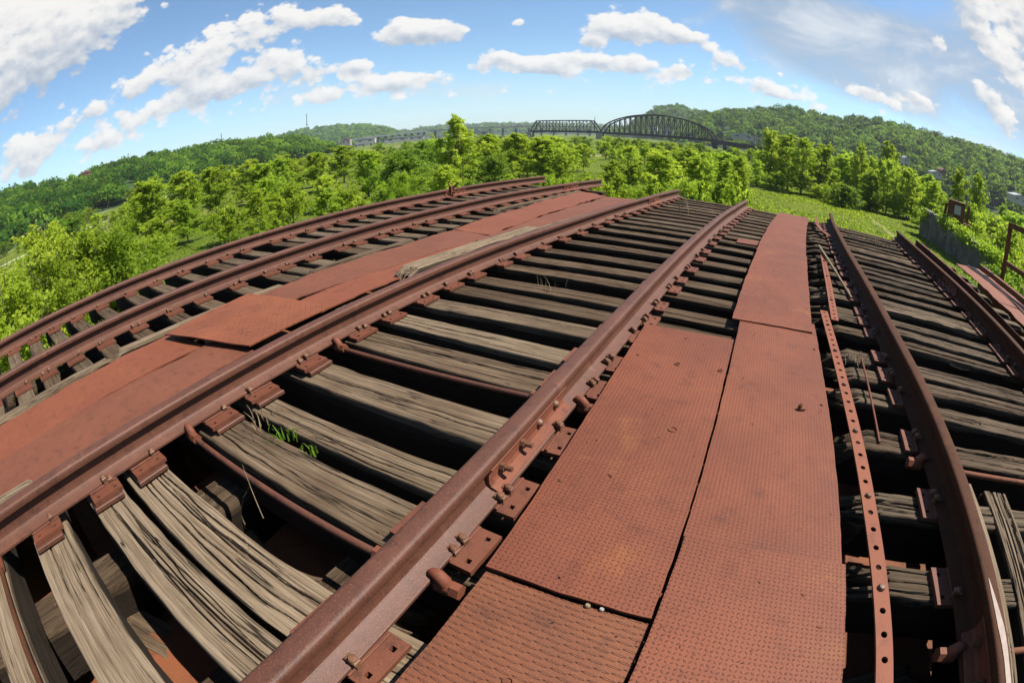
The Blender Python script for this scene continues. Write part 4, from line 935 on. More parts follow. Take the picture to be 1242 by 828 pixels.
# ------------------------------------------------------------------ ground
def disc(r_list, na, zf):
    V = [[0, 0, zf(0, 0)]]; 
    for r_ in r_list:
        a = np.arange(na)*2*PI/na; V += np.stack([r_*np.cos(a), r_*np.sin(a), zf(r_*np.cos(a), r_*np.sin(a))], 1).tolist()
    f = [(0, 1+j, 1+(j+1) % na) for j in range(na)]
    for k in range(len(r_list)-1):
        f += [(1+k*na+j, 1+(k+1)*na+j, 1+(k+1)*na+(j+1) % na, 1+k*na+(j+1) % na) for j in range(na)]
    return V, f
def gz(x, y):
    x = np.asarray(x, float); y = np.asarray(y, float); r_ = np.hypot(x, y)
    return GZ+.5*fbm(x*.03, y*.03, 5)*np.clip((r_-15)/40, 0, 1)*np.clip(1-r_/900, 0, 1)
V, f = disc([4, 8, 12, 16, 20, 25, 30, 36, 42, 50, 58, 68, 80, 95, 110, 130, 155, 185, 220, 270, 330, 400, 500, 650, 850, 1200, 1800, 3000, 5200], 120, gz)
mb = MB(); mb.add(V, f); tag(mb.build('ground', M['ground'], None, True, 80), None, None, None, 'structure')
def polar(az, d, z=0): return np.array([d*math.sin(R(az)), d*math.cos(R(az)), z])
def ribbon(name, pts, w, mat, dz, kind='structure'):
    P = np.array([[d*math.sin(R(a)), d*math.cos(R(a))] for a, d in pts]); n = 40
    s_ = np.linspace(0, 1, len(P)); q = np.linspace(0, 1, n); X = np.interp(q, s_, P[:, 0]); Y = np.interp(q, s_, P[:, 1])
    T = np.gradient(np.stack([X, Y], 1), axis=0); T /= np.linalg.norm(T, axis=1)[:, None]
    N_ = np.stack([-T[:, 1], T[:, 0]], 1)*(w/2*(1+.25*vnoise(q*14, q*0, 3)))[:, None]
    A_ = np.stack([X, Y], 1)-N_; B_ = np.stack([X, Y], 1)+N_
    V = [[a[0], a[1], float(gz(*a))+dz] for a in A_]+[[b[0], b[1], float(gz(*b))+dz] for b in B_]
    mb = MB(); mb.add(V, [(i, i+1, i+1+n, i+n) for i in range(n-1)]); o = mb.build(name, mat, None, True, 80); o['kind'] = kind; return o
ribbon('path', [(14.2, 92), (17, 74), (20, 62), (24, 54)], 1.1, M['dirt'], .02)
ribbon('road', [(-104, 150), (-92, 165), (-84, 170), (-77, 185), (-70, 230), (-62, 320)], 7, M['gravel'], .08)
ribbon('road', [(-104, 260), (-92, 270), (-86, 285), (-80, 300), (-72, 360)], 5, M['gravel'], .08)
ribbon('river', [(18, 330), (26, 240), (36, 190), (50, 170), (70, 190)], 60, M['water'], .12)
ribbon('field', [(-44, 520), (-36, 560), (-28, 620)], 120, M['dirt'], .10)
ribbon('field', [(-19.5, 175), (-15.5, 190), (-12, 215)], 60, M['dryfield'], .06)

# ------------------------------------------------------------------ trees
def leaves(P, size, rg, upb=.35, outc=None):
    n = len(P)
    d = rg.normal(size=(n, 3)); d[:, 2] += upb*.8
    if outc is not None: 
        o_ = P-outc; d += .55*o_/(np.linalg.norm(o_, axis=1)[:, None]+1e-6)
    d /= np.linalg.norm(d, axis=1)[:, None]
    r_ = rg.normal(size=(n, 3)); a = np.cross(d, r_); a /= np.linalg.norm(a, axis=1)[:, None]; b = np.cross(d, a)
    s_ = size*rg.uniform(.6, 1.35, n)[:, None]
    a = a*s_*.62; b = b*s_*.42
    V = np.stack([P-a, P-b*.9+d*s_*.10, P+a, P+b*.9+d*s_*.10], 1).reshape(-1, 3)
    return V, np.arange(4*n).reshape(-1, 4)
def tree_meshes(seed, H, Wd, nleaf, leaf, base=.12, shape='oval', mat='leaf', limbs=26, sig=.10):
    rg = np.random.default_rng(seed)
    tm = MB(); tr_r = .012*H+.01
    zz = np.linspace(0, H*.96, 10); wob = .03*H*np.stack([vnoise(zz*.5/H*6, zz*0, seed), vnoise(zz*.5/H*6, zz*0+4, seed)], 1)*(zz/H)[:, None]
    tp = np.stack([wob[:, 0], wob[:, 1], zz], 1); tm.tube(tp, tr_r*(1.05-zz/H), 7)
    P = []; T = []
    ntw = 8; per = max(6, int(nleaf/(limbs*ntw)))
    for k in range(limbs):
        g = ((k+.5)/limbs)**.9; f = base+(1-base)*g*.97; h = f*H
        a = k*2.39996+rg.uniform(-.5, .5)
        pf = {'oval': max(.10, math.sin(PI*min(1, .16+.84*g)))**.7, 'spire': (1-g)**.8*.95+.10, 'round': max(.12, math.sin(PI*(.14+.80*g)))**.6, 'bush': (1-g)**.5*.9+.22}[shape]
        L = Wd/2*pf*rg.uniform(.55, 1.25); upa = R(rg.uniform(15, 48)+22*g)
        p0 = np.array([np.interp(h, zz, tp[:, 0]), np.interp(h, zz, tp[:, 1]), h])
        q = np.linspace(0, 1, 6); dr = np.array([math.cos(a)*math.cos(upa), math.sin(a)*math.cos(upa), 0])
        pts = p0+dr*L*q[:, None]; pts[:, 2] += L*math.sin(upa)*(q*.7+.5*q**2); pts[1:] += rg.normal(0, .05*L, (5, 3))
        tm.tube(pts, tr_r*.45*(1-f*.6)*(1.05-q), 5, False)
        tint = rg.uniform(.2, .8)
        for c in range(ntw):
            t_ = rg.uniform(.22, 1.0); b0 = np.array([np.interp(t_, q, pts[:, j]) for j in range(3)])
            td = dr+rg.normal(0, .75, 3); td[2] += .45; td /= np.linalg.norm(td)
            tl = (.16*Wd+.30*L)*rg.uniform(.35, 1.15)*(1-.35*t_)
            m = int(per*rg.uniform(.5, 1.5)*(.5+tl/(.22*Wd)))
            w_ = rg.beta(1.5, 1.1, m)[:, None]
            P.append(b0+td*tl*w_+rg.normal(0, 1, (m, 3))*(.10*tl+.012*Wd)*(1.15-.6*w_)+np.array([0, 0, -.10*tl])*w_**2)
            T.append(np.clip(tint+rg.normal(0, .16)+rg.normal(0, .10, m)+.2*(b0[2]/H-.5), 0, 1))
    P = np.concatenate(P); T = np.concatenate(T); P = P[P[:, 2] > .03*H] if False else P
    P[:, 2] = np.maximum(P[:, 2], .02*H); P[:, 2] *= H/np.quantile(P[:, 2], .9995)
    V, Q = leaves(P, leaf, rg, .35, np.array([0, 0, H*.5]))
    return tm.mesh('trunk', M['bark'], True, 60), npmesh('crown', V, Q, M[mat], attr=T)
KIND = {
    'near': [tree_meshes(500+k, 7.0, 5.0, 21000, .092, .18, s, 'leaf', 34, .10) for k, s in enumerate(('oval', 'round', 'oval'))],
    'sap': [tree_meshes(520+k, 8.0, 3.2, 11000, .12, .10, s, 'leaf', 40, .13) for k, s in enumerate(('bush', 'oval'))]+[tree_meshes(525, 8.0, 2.0, 1500, .13, .45, 'oval', 'leaf', 16, .1)],
    'mid': [tree_meshes(540+k, 9.0, 5.4, 10500, .185, .10, s, 'leaf', 32, .10) for k, s in enumerate(('oval', 'bush', 'oval', 'bush'))],
    'slim': [tree_meshes(560+k, 10.0, 5.0, 9000, .185, .05, s, 'leaf', 32, .12) for k, s in enumerate(('oval', 'bush', 'oval', 'bush'))],
    'dark': [tree_meshes(580+k, 8.0, 6.4, 11500, .18, .06, s, 'leafd', 34, .10) for k, s in enumerate(('round', 'oval'))],
    'bush': [tree_meshes(600+k, 3.2, 4.4, 4200, .16, .03, 'bush', 'leaf', 24, .12) for k in range(3)],
    'dbush': [tree_meshes(620+k, 3.2, 4.4, 4200, .17, .03, 'bush', 'leafd', 24, .12) for k in range(2)],
    'far': [tree_meshes(640+k, 10.0, 9.0, 4200, .40, .05, s, m_, 22, .11) for k, (s, m_) in enumerate((('round', 'leaf'), ('oval', 'leaf'), ('round', 'leafd'), ('oval', 'leaf')))],
}
DIM = {'near': (7, 5), 'sap': (8, 3.2), 'mid': (9, 5.4), 'slim': (10, 5.0), 'dark': (8, 6.4), 'bush': (3.2, 4.4), 'dbush': (3.2, 4.4), 'far': (10, 9)}
rt_ = random.Random(21)
def tree(kind, az, d, top, wdeg, label, grp, bright=1.0, name=None, cat='tree', var=None, yel=1.0):
    H = d*math.tan(R(top))+EYE-GZ; H = max(H, .8); Wd = d*R(wdeg)
    tm, cm = KIND[kind][var if var is not None else rt_.randrange(len(KIND[kind]))]
    h0, w0 = DIM[kind]; p = polar(az, d); z = float(gz(p[0], p[1]))
    name = name or ('bush' if 'bush' in kind else 'tree')
    o = empty(name, (p[0], p[1], z), rt_.uniform(0, 6.28)); sz = H/h0; sx = min(max(Wd/w0, sz*.8), sz*1.6) if d > 16 or kind != 'sap' else sz*.6; o.scale = (sx, sx, sz)
    tag(o, label, cat if name != 'bush' else 'bush', grp)
    b = link('stem' if name == 'bush' else 'trunk', tm, o); c = link('foliage' if name == 'bush' else 'crown', cm, o)
    k = bright*rt_.uniform(.90, 1.10)*(1.25 if kind in ('mid', 'slim') else .92 if kind == 'near' else 1); c.color = (k*yel, k, k*.9, 1)
    return o
GT = 'young trees around the deck'
# individually recognisable trees (azimuth, distance, elevation of the top, width in degrees)
KEY = [
 ('near', -84, 18, -.2, 22, 'leafy light green tree just past the farthest rail at the left edge', 1.15, 0),
 ('near', -91, 14, -3.0, 24, 'yellow green tree at the left edge against the farthest rail', 1.25, 1),
 ('near', -77.5, 17, -2.6, 13, 'loose green shrub-like tree right of the one at the left edge', 1.05, 1),
 ('mid', -70.1, 62, .9, 8.0, 'round green tree with visible dark trunk on the left lawn', 1.0, 1),
 ('mid', -66.0, 80, .6, 6.5, 'light green tree standing just behind the one with the dark trunk', 1.1, 0),
 ('mid', -62.2, 74, .3, 6.5, 'broad green tree between the dark-trunked tree and the bright bush', 1.0, 3),
 ('bush', -61.2, 52, -4.3, 6.5, 'bright yellow green bush on the left lawn next to the rail', 1.3, 0),
 ('mid', -57.5, 90, .2, 6, 'green tree behind and right of the bright lawn bush', .95, 0),
 ('mid', -53.8, 98, .0, 6, 'green tree in the left belt, below the hill crest', .9, 1),
 ('bush', -53.2, 55, -3.0, 6, 'light green bush near the left rails, right of the bright lawn bush', 1.2, 2),
 ('mid', -50, 92, -.3, 6, 'green tree in the left belt, below the radio mast', .95, 3),
 ('mid', -46.8, 105, .1, 6, 'green tree in the left belt, under the blue hill', .95, 1),
 ('bush', -46.5, 48, -4.2, 6, 'bright bush close behind the two left rails', 1.25, 1),
 ('mid', -43.3, 80, -1.0, 5.5, 'light green tree left of the dark round tree', 1.05, 0),
 ('dark', -39.8, 52, -.9, 8.2, 'large dark green round tree left of the tall pointed one', 1.15, 0),
 ('sap', -35.2, 40, -3.4, 4.6, 'bright yellow green sapling left of the tall pointed tree', 1.3, 1),
 ('slim', -33.6, 66, 2.4, 6.2, 'tallest pointed light green tree above the left tracks', 1.05, 0),
 ('mid', -30.0, 72, -.2, 5.4, 'green tree right of the tallest pointed tree', 1.0, 3),
 ('dark', -29.2, 52, -2.4, 5.0, 'dark green tree right below the tallest pointed one', 1.0, 1),
 ('mid', -26.6, 80, -.1, 5.4, 'green tree below the left end of the small truss span', 1.0, 0),
 ('mid', -23.8, 74, -.6, 5.2, 'green tree below the middle of the small truss span', 1.05, 1),
 ('sap', -21.6, 62, -2.5, 4.2, 'light green young tree left of the pale field', 1.15, 0),
 ('sap', -15.6, 50, -3.0, 3.6, 'bright young tree standing alone before the pale field', 1.25, 1),
 ('sap', -18.6, 46, -4.4, 3.4, 'small bright young tree beside the ends of the left rails', 1.2, 0),
 ('mid', -10.2, 54, -1.5, 7.6, 'broad yellow green tree beyond the end of the thick rail', 1.2, 1),
 ('sap', -13.2, 48, -3.3, 4.6, 'yellow green young tree left of the broad one beyond the rail ends', 1.25, 1),
 ('mid', -5.6, 60, -1.9, 6, 'yellow green tree beyond the middle track, right of the broad one', 1.2, 3),
 ('slim', -2.6, 66, -2.0, 5, 'yellow green slim tree before the viaduct', 1.2, 1),
 ('slim', -.8, 84, -1.6, 4.8, 'light green slim tree right of the viaduct piers', 1.1, 2),
 ('slim', 2.9, 112, 2.4, 4.4, 'tall light green tree at the left end of the right-hand grove', 1.0, 1),
 ('slim', 5.0, 106, 2.2, 4.8, 'tall tree second from the left in the right-hand grove', .95, 0),
 ('slim', 6.6, 100, 2.0, 4.6, 'tall tree third from the left in the right-hand grove', .95, 2),
 ('slim', 9.1, 104, 1.8, 4.6, 'tall tree fourth from the left in the right-hand grove', .9, 1),
 ('dbush', 12.2, 92, -2.3, 5.0, 'dark round bush at the foot of the right-hand grove', .95, 0),
 ('slim', 13.7, 110, 2.8, 3.2, 'narrow tall tree above the dark round bush', .85, 0),
 ('slim', 16.8, 106, 3.6, 4.0, 'tallest spiky tree in the right-hand grove', .85, 0),
 ('slim', 15.2, 98, -.2, 3.6, 'slender dark-trunked tree left of the concrete wall', .8, 1),
 ('slim', 19.8, 102, 1.3, 4.4, 'tree right of the tallest spiky one, before the hill houses', 1.0, 2),
 ('slim', 22.5, 92, .6, 4.4, 'yellow green tree behind the rusty machine', 1.15, 1),
 ('sap', 26.0, 84, 2.9, 3.4, 'thin yellow green tree rising above the rusty machine', 1.2, 0),
 ('sap', 28.4, 82, 2.9, 3.2, 'thin yellow green tree right of the one above the rusty machine', 1.2, 0),
 ('bush', 33.0, 74, -1.2, 6.5, 'leafy yellow green bush behind the right end of the concrete wall', 1.15, 1),
 ('bush', 37.5, 52, -2.6, 7.5, 'leafy bush at the right edge behind the handrail', 1.1, 2),
 ('sap', -1.0, 13.6, -3.0, 2.0, 'leafy sapling reaching up past the end of the nearest rail', 1.25, 2),
 ('sap', -5.2, 14.5, -4.6, 2.0, 'thin sapling left of the one at the end of the nearest rail', 1.25, 2),
]
for kind, az, d, top, wdg, lab, br, var in KEY: tree(kind, az, d, top, wdg, lab, GT, br, var=var, yel=1.1)
# belts of further trees; look-alikes share their belt's label
def belt(n, kinds, az0, az1, d0, d1, t0, t1, w0, w1, label, grp, br=(.85, 1.2), skip=None):
    k = 0; tries = 0
    while k < n and tries < n*20:
        tries += 1
        az = az0+(az1-az0)*((k+rt_.random())/n); d = rt_.uniform(d0, d1)
        if skip and skip(az, d): 
            k += (rt_.random() < .1); continue
        kd = rt_.choice(kinds); tree(kd, az, d, rt_.uniform(t0, t1), rt_.uniform(w0, w1), label, grp, rt_.uniform(*br), yel=rt_.uniform(.95, 1.15), var=rt_.randrange(2) if kd == 'sap' else None); k += 1
lawn = lambda az, d: (-75 < az < -57 and d < 96)
belt(4, ['mid', 'mid', 'bush'], -76, -48, 44, 66, -4.6, -2.2, 6, 9, 'light green tree on the left lawn beyond the rails', 'trees on the left lawn', (1.1, 1.35))
belt(12, ['near'], -112, -72, 13, 26, -6.0, -2.4, 15, 24, 'leafy bright tree in the thicket just below the left edge of the deck', 'trees below the left edge', (.8, 1.15))
belt(10, ['sap', 'sap', 'near'], -60, -20, 30, 52, -5.5, -3.2, 4, 6.5, 'bright young growth in the thicket behind the two left rails', 'young growth behind the left rails', (1.05, 1.35))
belt(34, ['mid', 'slim', 'slim', 'mid', 'dark'], -82, -20, 66, 130, -1.6, -.1, 5, 7, 'green tree in the dense belt behind the left lawn', 'trees of the left belt', (1.0, 1.3), lawn)
belt(26, ['mid', 'slim', 'mid'], -36, 0, 70, 112, -2.6, -1.0, 4.2, 6, 'light green tree in the belt before the pale field', 'trees before the pale field', (1.0, 1.25), lambda a, d: -19 < a < -14)
belt(12, ['near', 'sap'], -24, 0, 26, 44, -6.4, -4.4, 3.5, 5.5, 'bright bush just beyond the ends of the rails', 'bushes beyond the rail ends', (1.15, 1.4))
belt(30, ['slim'], 2.5, 24, 100, 150, -.4, 2.0, 3.2, 4.4, 'light green tree inside the dense right-hand grove', 'trees of the right-hand grove', (1.0, 1.3))
belt(7, ['slim', 'bush'], 1, 20, 94, 102, -3.4, -1.2, 3.0, 4.4, 'low leafy growth at the foot of the right-hand grove', 'growth at the foot of the grove', (1.0, 1.25))
belt(22, ['slim', 'mid', 'sap'], 18, 50, 90, 150, -.6, 1.6, 4.0, 6.0, 'yellow green tree in the thicket behind the concrete wall', 'trees behind the concrete wall', (1.05, 1.3))
belt(16, ['bush', 'bush', 'mid'], 27, 52, 74, 110, -3.0, -.6, 4.5, 7, 'yellow green bush on the slope behind the concrete wall', 'bushes behind the concrete wall', (1.05, 1.3))
belt(12, ['bush', 'dbush', 'bush'], 33, 60, 18, 48, -9.5, -5.0, 6, 11, 'leafy bush in the thicket below the right edge of the deck', 'bushes below the right edge', (.95, 1.2))
belt(34, ['mid', 'slim'], -24, 3, 118, 190, -1.9, -.8, 3.2, 4.4, 'light green tree in the middle of the valley before the viaduct', 'valley trees before the viaduct', (1.05, 1.3))
belt(46, ['far'], -40, 4, 215, 300, -.75, -.1, 2.2, 3.2, 'distant tree in the line beyond the pale field', 'distant trees beyond the field', (.95, 1.2))
belt(26, ['far'], -72, -36, 170, 330, -1.0, -.1, 2.2, 3.4, 'distant tree in the valley left of the tallest tree', 'distant valley trees', (.85, 1.1))
belt(20, ['far'], -108, -68, 190, 300, -1.6, .3, 2.6, 4, 'dark tree along the pale road at the foot of the left hill', 'trees along the left road', (.55, .8))

def grass(n, az0, az1, d0, d1, h, seed, label):
    rg = np.random.default_rng(seed); az = np.radians(rg.uniform(az0, az1, n)); d = np.sqrt(rg.uniform(d0*d0, d1*d1, n))
    x = d*np.sin(az); y = d*np.cos(az)
    k = vnoise(x*.11, y*.11, 3)+.5*vnoise(x*.4, y*.4, 4); keep = k > rg.uniform(-1.3, .7, n); x, y, k = x[keep], y[keep], k[keep]; n = len(x)
    hh = h*rg.uniform(.4, 1.3, n)*(1+.5*k); a = rg.uniform(0, PI, n); w = .09*rg.uniform(.6, 1.5, n)
    b = np.stack([x, y, gz(x, y)-.03], 1); s_ = np.stack([np.cos(a)*w, np.sin(a)*w, 0*a], 1); t_ = np.stack([rg.normal(0, .12, n), rg.normal(0, .12, n), hh], 1)
    V = np.stack([b-s_, b+s_, b+s_*.55+t_, b-s_*.7+t_*.9], 1).reshape(-1, 3)
    o = link('grass', npmesh('grass', V, np.arange(4*n).reshape(-1, 4), M['leaf'], attr=np.clip(.35+.25*k+rg.normal(0, .12, n), 0, 1))); o.color = (.72, .66, .7, 1)
    tag(o, label, None, None, 'stuff')
grass(70000, -6, 36, 34, 112, .15, 91, 'tufts of meadow grass on the lawn beyond the deck')
grass(45000, -92, -8, 24, 90, .22, 92, 'tufts of meadow grass between the trees on the left')

# ------------------------------------------------------------------ hills with their woods
def hill(name, az0, az1, crest, dfoot, dcrest, base_el, na=80, nr=16, seed=0, floor=GZ):
    """crest: list of (azimuth, elevation) of the ground below the treetops"""
    ca = np.array([c[0] for c in crest]); ce = np.array([c[1] for c in crest])
    A = np.linspace(az0, az1, na); E_ = np.interp(A, ca, ce)
    df = np.interp(A, *dfoot); dc = np.interp(A, *dcrest)
    top = dc*np.tan(np.radians(E_))+EYE
    t_ = np.linspace(0, 1.6, nr)
    D = df[:, None]+(dc-df)[:, None]*t_[None, :]
    prof_ = np.where(t_ <= 1, t_**.85, 1-.35*(t_-1)/.6)
    Z = floor-.6+(top-floor+.6)[:, None]*prof_[None, :]
    env = np.clip(np.minimum((A-az0), (az1-A))/3.0, 0, 1)[:, None]
    Z = floor-.6+(Z-floor+.6)*env
    X = D*np.sin(np.radians(A))[:, None]; Y = D*np.cos(np.radians(A))[:, None]
    Z = Z+2.5*fbm(X*.012, Y*.012, seed)*np.clip(t_, 0, 1)[None, :]*env
    me = npmesh(name, np.stack([X, Y, Z], -1).reshape(-1, 3), gridfaces(na, nr), M['hill'], True)
    o = link(name, me); o['kind'] = 'structure'
    return A, t_, X, Y, Z
def woods(grid, n, Hc, Wc, nq, leaf, label, bright, seed, tmin=.02, tmax=1.12, gap=.0):
    A, t_, X, Y, Z = grid; rg = np.random.default_rng(seed)
    ia = rg.uniform(0, len(A)-1.001, n); it = np.interp(rg.uniform(tmin, tmax, n), t_, np.arange(len(t_)))
    def bil(G):
        i = ia.astype(int); j = it.astype(int); fa = ia-i; ft = it-j
        return G[i, j]*(1-fa)*(1-ft)+G[i+1, j]*fa*(1-ft)+G[i, j+1]*(1-fa)*ft+G[i+1, j+1]*fa*ft
    c = np.stack([bil(X), bil(Y), bil(Z)], 1)
    if gap:
        keep = vnoise(c[:, 0]*.012, c[:, 1]*.012, seed) > -1+gap*2; c = c[keep]; n = len(c)
    h = Hc*rg.uniform(.5, 1.35, n); w = Wc*rg.uniform(.5, 1.4, n)
    d = rg.normal(size=(n, nq, 3)); d /= np.linalg.norm(d, axis=2)[:, :, None]
    lump = 1+.22*np.sin(d[:, :, 0]*3.1+rg.uniform(0, 6, (n, 1)))*np.cos(d[:, :, 1]*4+rg.uniform(0, 6, (n, 1)))+.12*rg.normal(size=(n, nq))
    d[:, :, 2] = np.where(d[:, :, 2] < -.35, -d[:, :, 2], d[:, :, 2])
    P = c[:, None, :]+d*lump[:, :, None]*np.stack([w/2, w/2, h*.42], 1)[:, None, :]+np.stack([0*h, 0*h, h*.55], 1)[:, None, :]
    cen = np.repeat(c+np.stack([0*h, 0*h, h*.45], 1), nq, 0); P = P.reshape(-1, 3)
    sp_ = rg.normal(.42, .30, n)+.35*vnoise(c[:, 0]*.03, c[:, 1]*.03, seed+3)
    T = np.clip(np.repeat(sp_, nq)+rg.normal(0, .10, n*nq), 0, 1)
    # leaf clumps face outwards with some scatter
    nd = d.reshape(-1, 3)+.45*rg.normal(size=(n*nq, 3)); nd /= np.linalg.norm(nd, axis=1)[:, None]
    a = np.cross(nd, rg.normal(size=(n*nq, 3))); a /= np.linalg.norm(a, axis=1)[:, None]; b = np.cross(nd, a)
    s_ = leaf*rg.uniform(.6, 1.3, n*nq)[:, None]
    V = np.stack([P-a*s_*.7, P-b*s_*.5, P+a*s_*.7, P+b*s_*.5], 1).reshape(-1, 3)
    me = npmesh('hill_woods', V, np.arange(len(V)).reshape(-1, 4), M['woods'], attr=T)
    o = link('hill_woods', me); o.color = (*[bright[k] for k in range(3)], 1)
    tag(o, label, 'woods', None, 'stuff'); return o
gl = hill('hill', -112, -48, [(-112, 4.2), (-90, 3.5), (-86, 3.4), (-82.5, 2.6), (-78, 2.2), (-76.8, 2.5), (-72.7, 2.7), (-66, 1.9), (-62, 1.9), (-57.7, 1.7), (-53.9, 1.3), (-50, .6), (-48, 0)], ([-112, -75, -48], [260, 330, 460]), ([-112, -75, -48], [440, 520, 700]), 0, seed=31)
woods(gl, 1000, 11.5, 15, 210, 1.7, 'dense green woods covering the long hill on the left', (1.1, 1.1, .85), 71)
gr = hill('hill', -9, 62, [(-9, 1.5), (-6.7, 2.3), (-2.6, 3.3), (2.2, 4.2), (5.6, 4.7), (9, 4.3), (15, 5.0), (19, 5.0), (24.3, 4.8), (28.5, 5.0), (31.7, 5.0), (34, 5.0), (45, 5.2), (62, 4.5)], ([-9, 20, 62], [880, 620, 420]), ([-9, 20, 62], [1250, 980, 760]), 0, seed=33)
woods(gr, 1700, 17, 21, 190, 2.7, 'dense green woods covering the high hill on the right', (1.05, 1.12, .85), 72)
gb = hill('hill', -16, 2, [(-16, 0), (-12.2, 2.0), (-10.3, 3.4), (-8.4, 3.7), (-6, 3.2), (2, 2.6)], ([-16, 2], [1300, 1300]), ([-16, 2], [1800, 1800]), 0, 40, seed=35)
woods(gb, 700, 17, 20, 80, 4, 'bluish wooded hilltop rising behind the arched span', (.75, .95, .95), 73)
gf = hill('hill', -60, -38, [(-60, 1.4), (-54, 2.0), (-51.4, 2.3), (-48, 2.2), (-44.2, 1.95), (-41.4, 1.2), (-39, .3)], ([-60, -38], [1700, 1700]), ([-60, -38], [2500, 2500]), 0, 50, seed=36)
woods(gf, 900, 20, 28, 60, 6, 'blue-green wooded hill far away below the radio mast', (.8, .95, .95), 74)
gc = hill('hill', -45, -8, [(-45, .4), (-39.8, .7), (-36.7, .95), (-32.9, .95), (-29.2, .95), (-25.4, .85), (-18, .8), (-8, .6)], ([-45, -8], [2700, 2700]), ([-45, -8], [3600, 3600]), 0, 60, seed=37)
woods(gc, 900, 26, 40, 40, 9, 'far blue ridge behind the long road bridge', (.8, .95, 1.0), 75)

# ------------------------------------------------------------------ bridges, houses, masts
def truss(name, A, B, zdeck, toph, npan, label, wdt=9.0, arch=False, memb=1.1, depth=2.2):
    """through truss between world points A and B (deck height zdeck); toph(t) is the height of the top chord"""
    A = np.array([*A[:2], zdeck]); B = np.array([*B[:2], zdeck]); d = (B-A)/np.linalg.norm(B-A); nrm = np.array([-d[1], d[0], 0])
    o = empty(name, A); tag(o, label, 'bridge')
    for sd in (0, 1):
        of = nrm*wdt*sd
        Pb = [A+(B-A)*k/npan+of-A for k in range(npan+1)]
        Pt = [p+np.array([0, 0, toph(k/npan)]) for k, p in enumerate(Pb)]
        mb = MB()
        for k in range(1, npan-1): mb.bar(Pt[k], Pt[k+1], memb*1.25, memb*1.25)
        mb.bar(Pb[0], Pt[1], memb*1.25); mb.bar(Pb[npan], Pt[npan-1], memb*1.25)
        mb.build('top_chord', M['brdark'], o)
        MB().bar(Pb[0], Pb[npan], memb*1.1, memb*1.1).build('bottom_chord', M['brdark'], o)
        for k in range(1, npan): MB().bar(Pb[k], Pt[k], memb*.75).build('hanger', M['brdark'], o)
        mb = MB()
        for k in range(1, npan-1):
            if k < npan/2: mb.bar(Pt[k], Pb[k+1], memb*.5)
            else: mb.bar(Pb[k], Pt[k+1], memb*.5)
        mb.build('diagonal_lattice', M['brdark'], o)
    MB().bar(nrm*wdt/2+[0, 0, -depth*.4], B-A+nrm*wdt/2+[0, 0, -depth*.4], wdt, depth).build('deck', M['brdark'], o)
    mb = MB()
    for k in range(1, npan, 2): mb.bar(A+(B-A)*k/npan-A+[0, 0, toph(k/npan)], A+(B-A)*k/npan-A+nrm*wdt+[0, 0, toph(k/npan)], memb*.5)
    mb.build('sway_lattice', M['brdark'], o)
    return o
dA, dB = 760, 640
zd = 5.0
arcA, arcB = polar(-17.1, dA), polar(-3.9, dB)
Hh = 31.0
truss('truss_bridge', arcA, arcB, zd-1.0, lambda t: 2+Hh*max(0, 4*t*(1-t))**.62*.86, 20, 'black arched steel truss span crossing the valley', 10, True, 1.3, 3.0)
sA, sB = polar(-25.1, 850), polar(-17.3, 775)
truss('truss_bridge', sA, sB, zd, lambda t: 17.5 if 0 < t < 1 else 0, 10, 'smaller flat-topped black truss span left of the arched one', 10, False, 1.2, 3.0)
def pier(o, p, z1, w, mat, z0=GZ-.5):
    MB().box(p+np.array([0, 0, (z0+z1)/2-0]), (w, w*1.4, z1-z0)).build('pier', mat, o)
va = empty('viaduct', arcB); tag(va, 'dark approach viaduct at the right end of the arched span', 'viaduct')
vB = polar(3.5, 520)
MB().bar(np.array([0, 0, 2.4]), vB-arcB+[0, 0, -.3], 9, 5.5).build('deck', M['brdark'], va)
for q in (.02, .22, .42, .62, .82): pier(va, (vB-arcB)*q, 0.2, 6.5, M['brdark'])
for p, lab in ((arcA+[0, 0, 0], 'stone pier between the two black truss spans'), (sA, 'stone pier at the left end of the smaller truss span')):
    mb = MB(); mb.box((0, 0, 0), (9, 14, 9.5)); tag(mb.build('bridge_pier', M['conc'], None, loc=(p[0], p[1], GZ+4.6)), lab, 'pier')
rb = empty('road_bridge', polar(-45.5, 1250)); tag(rb, 'long low pale road bridge far across the valley', 'bridge')
r0, r1, r2_ = polar(-46, 1150), polar(-37, 1350), polar(-17, 1500)
for a_, b_, za, zb in ((r0, r1, 13, 18.5), (r1, r2_, 18.5, 22)): MB().bar(a_-rb.location+[0, 0, za], b_-rb.location+[0, 0, zb], 14, 4.2).build('deck', M['bridgegrey'], rb)
for k in range(26):
    q = k/25; p = r0+(r1-r0)*min(1, q*2.2) if q < .4545 else r1+(r2_-r1)*(q-.4545)/.5455
    z1 = 11 if q < .1 else 16.5
    MB().box(np.array([p[0]-rb.location[0], p[1]-rb.location[1], (GZ+z1)/2]), (5, 5, z1-GZ-1)).build('pier', M['bridgegrey'], rb)
for k, (az, d, t0, tt, lab) in enumerate(((-50.7, 2450, 1.5, 4.4, 'thin radio mast on the crest of the far blue hill'), (-17.7, 2900, .2, 2.1, 'thin mast standing behind the gap between the truss spans'), (-60.8, 560, 2.0, 3.9, 'small mast above the woods of the left hill'))):
    z0 = d*math.tan(R(t0)); z1 = d*math.tan(R(tt)); w_ = d*.0009
    m_ = empty('radio_mast', polar(az, d, z0)); tag(m_, lab, 'mast', 'masts on the skyline')
    MB().bar((0, 0, 0), (0, 0, z1-z0), w_).build('shaft', M['brdark'], m_); MB().box((0, 0, (z1-z0)*.55), (w_*2.6, w_*2.6, w_*2)).build('antenna', M['brdark'], m_)
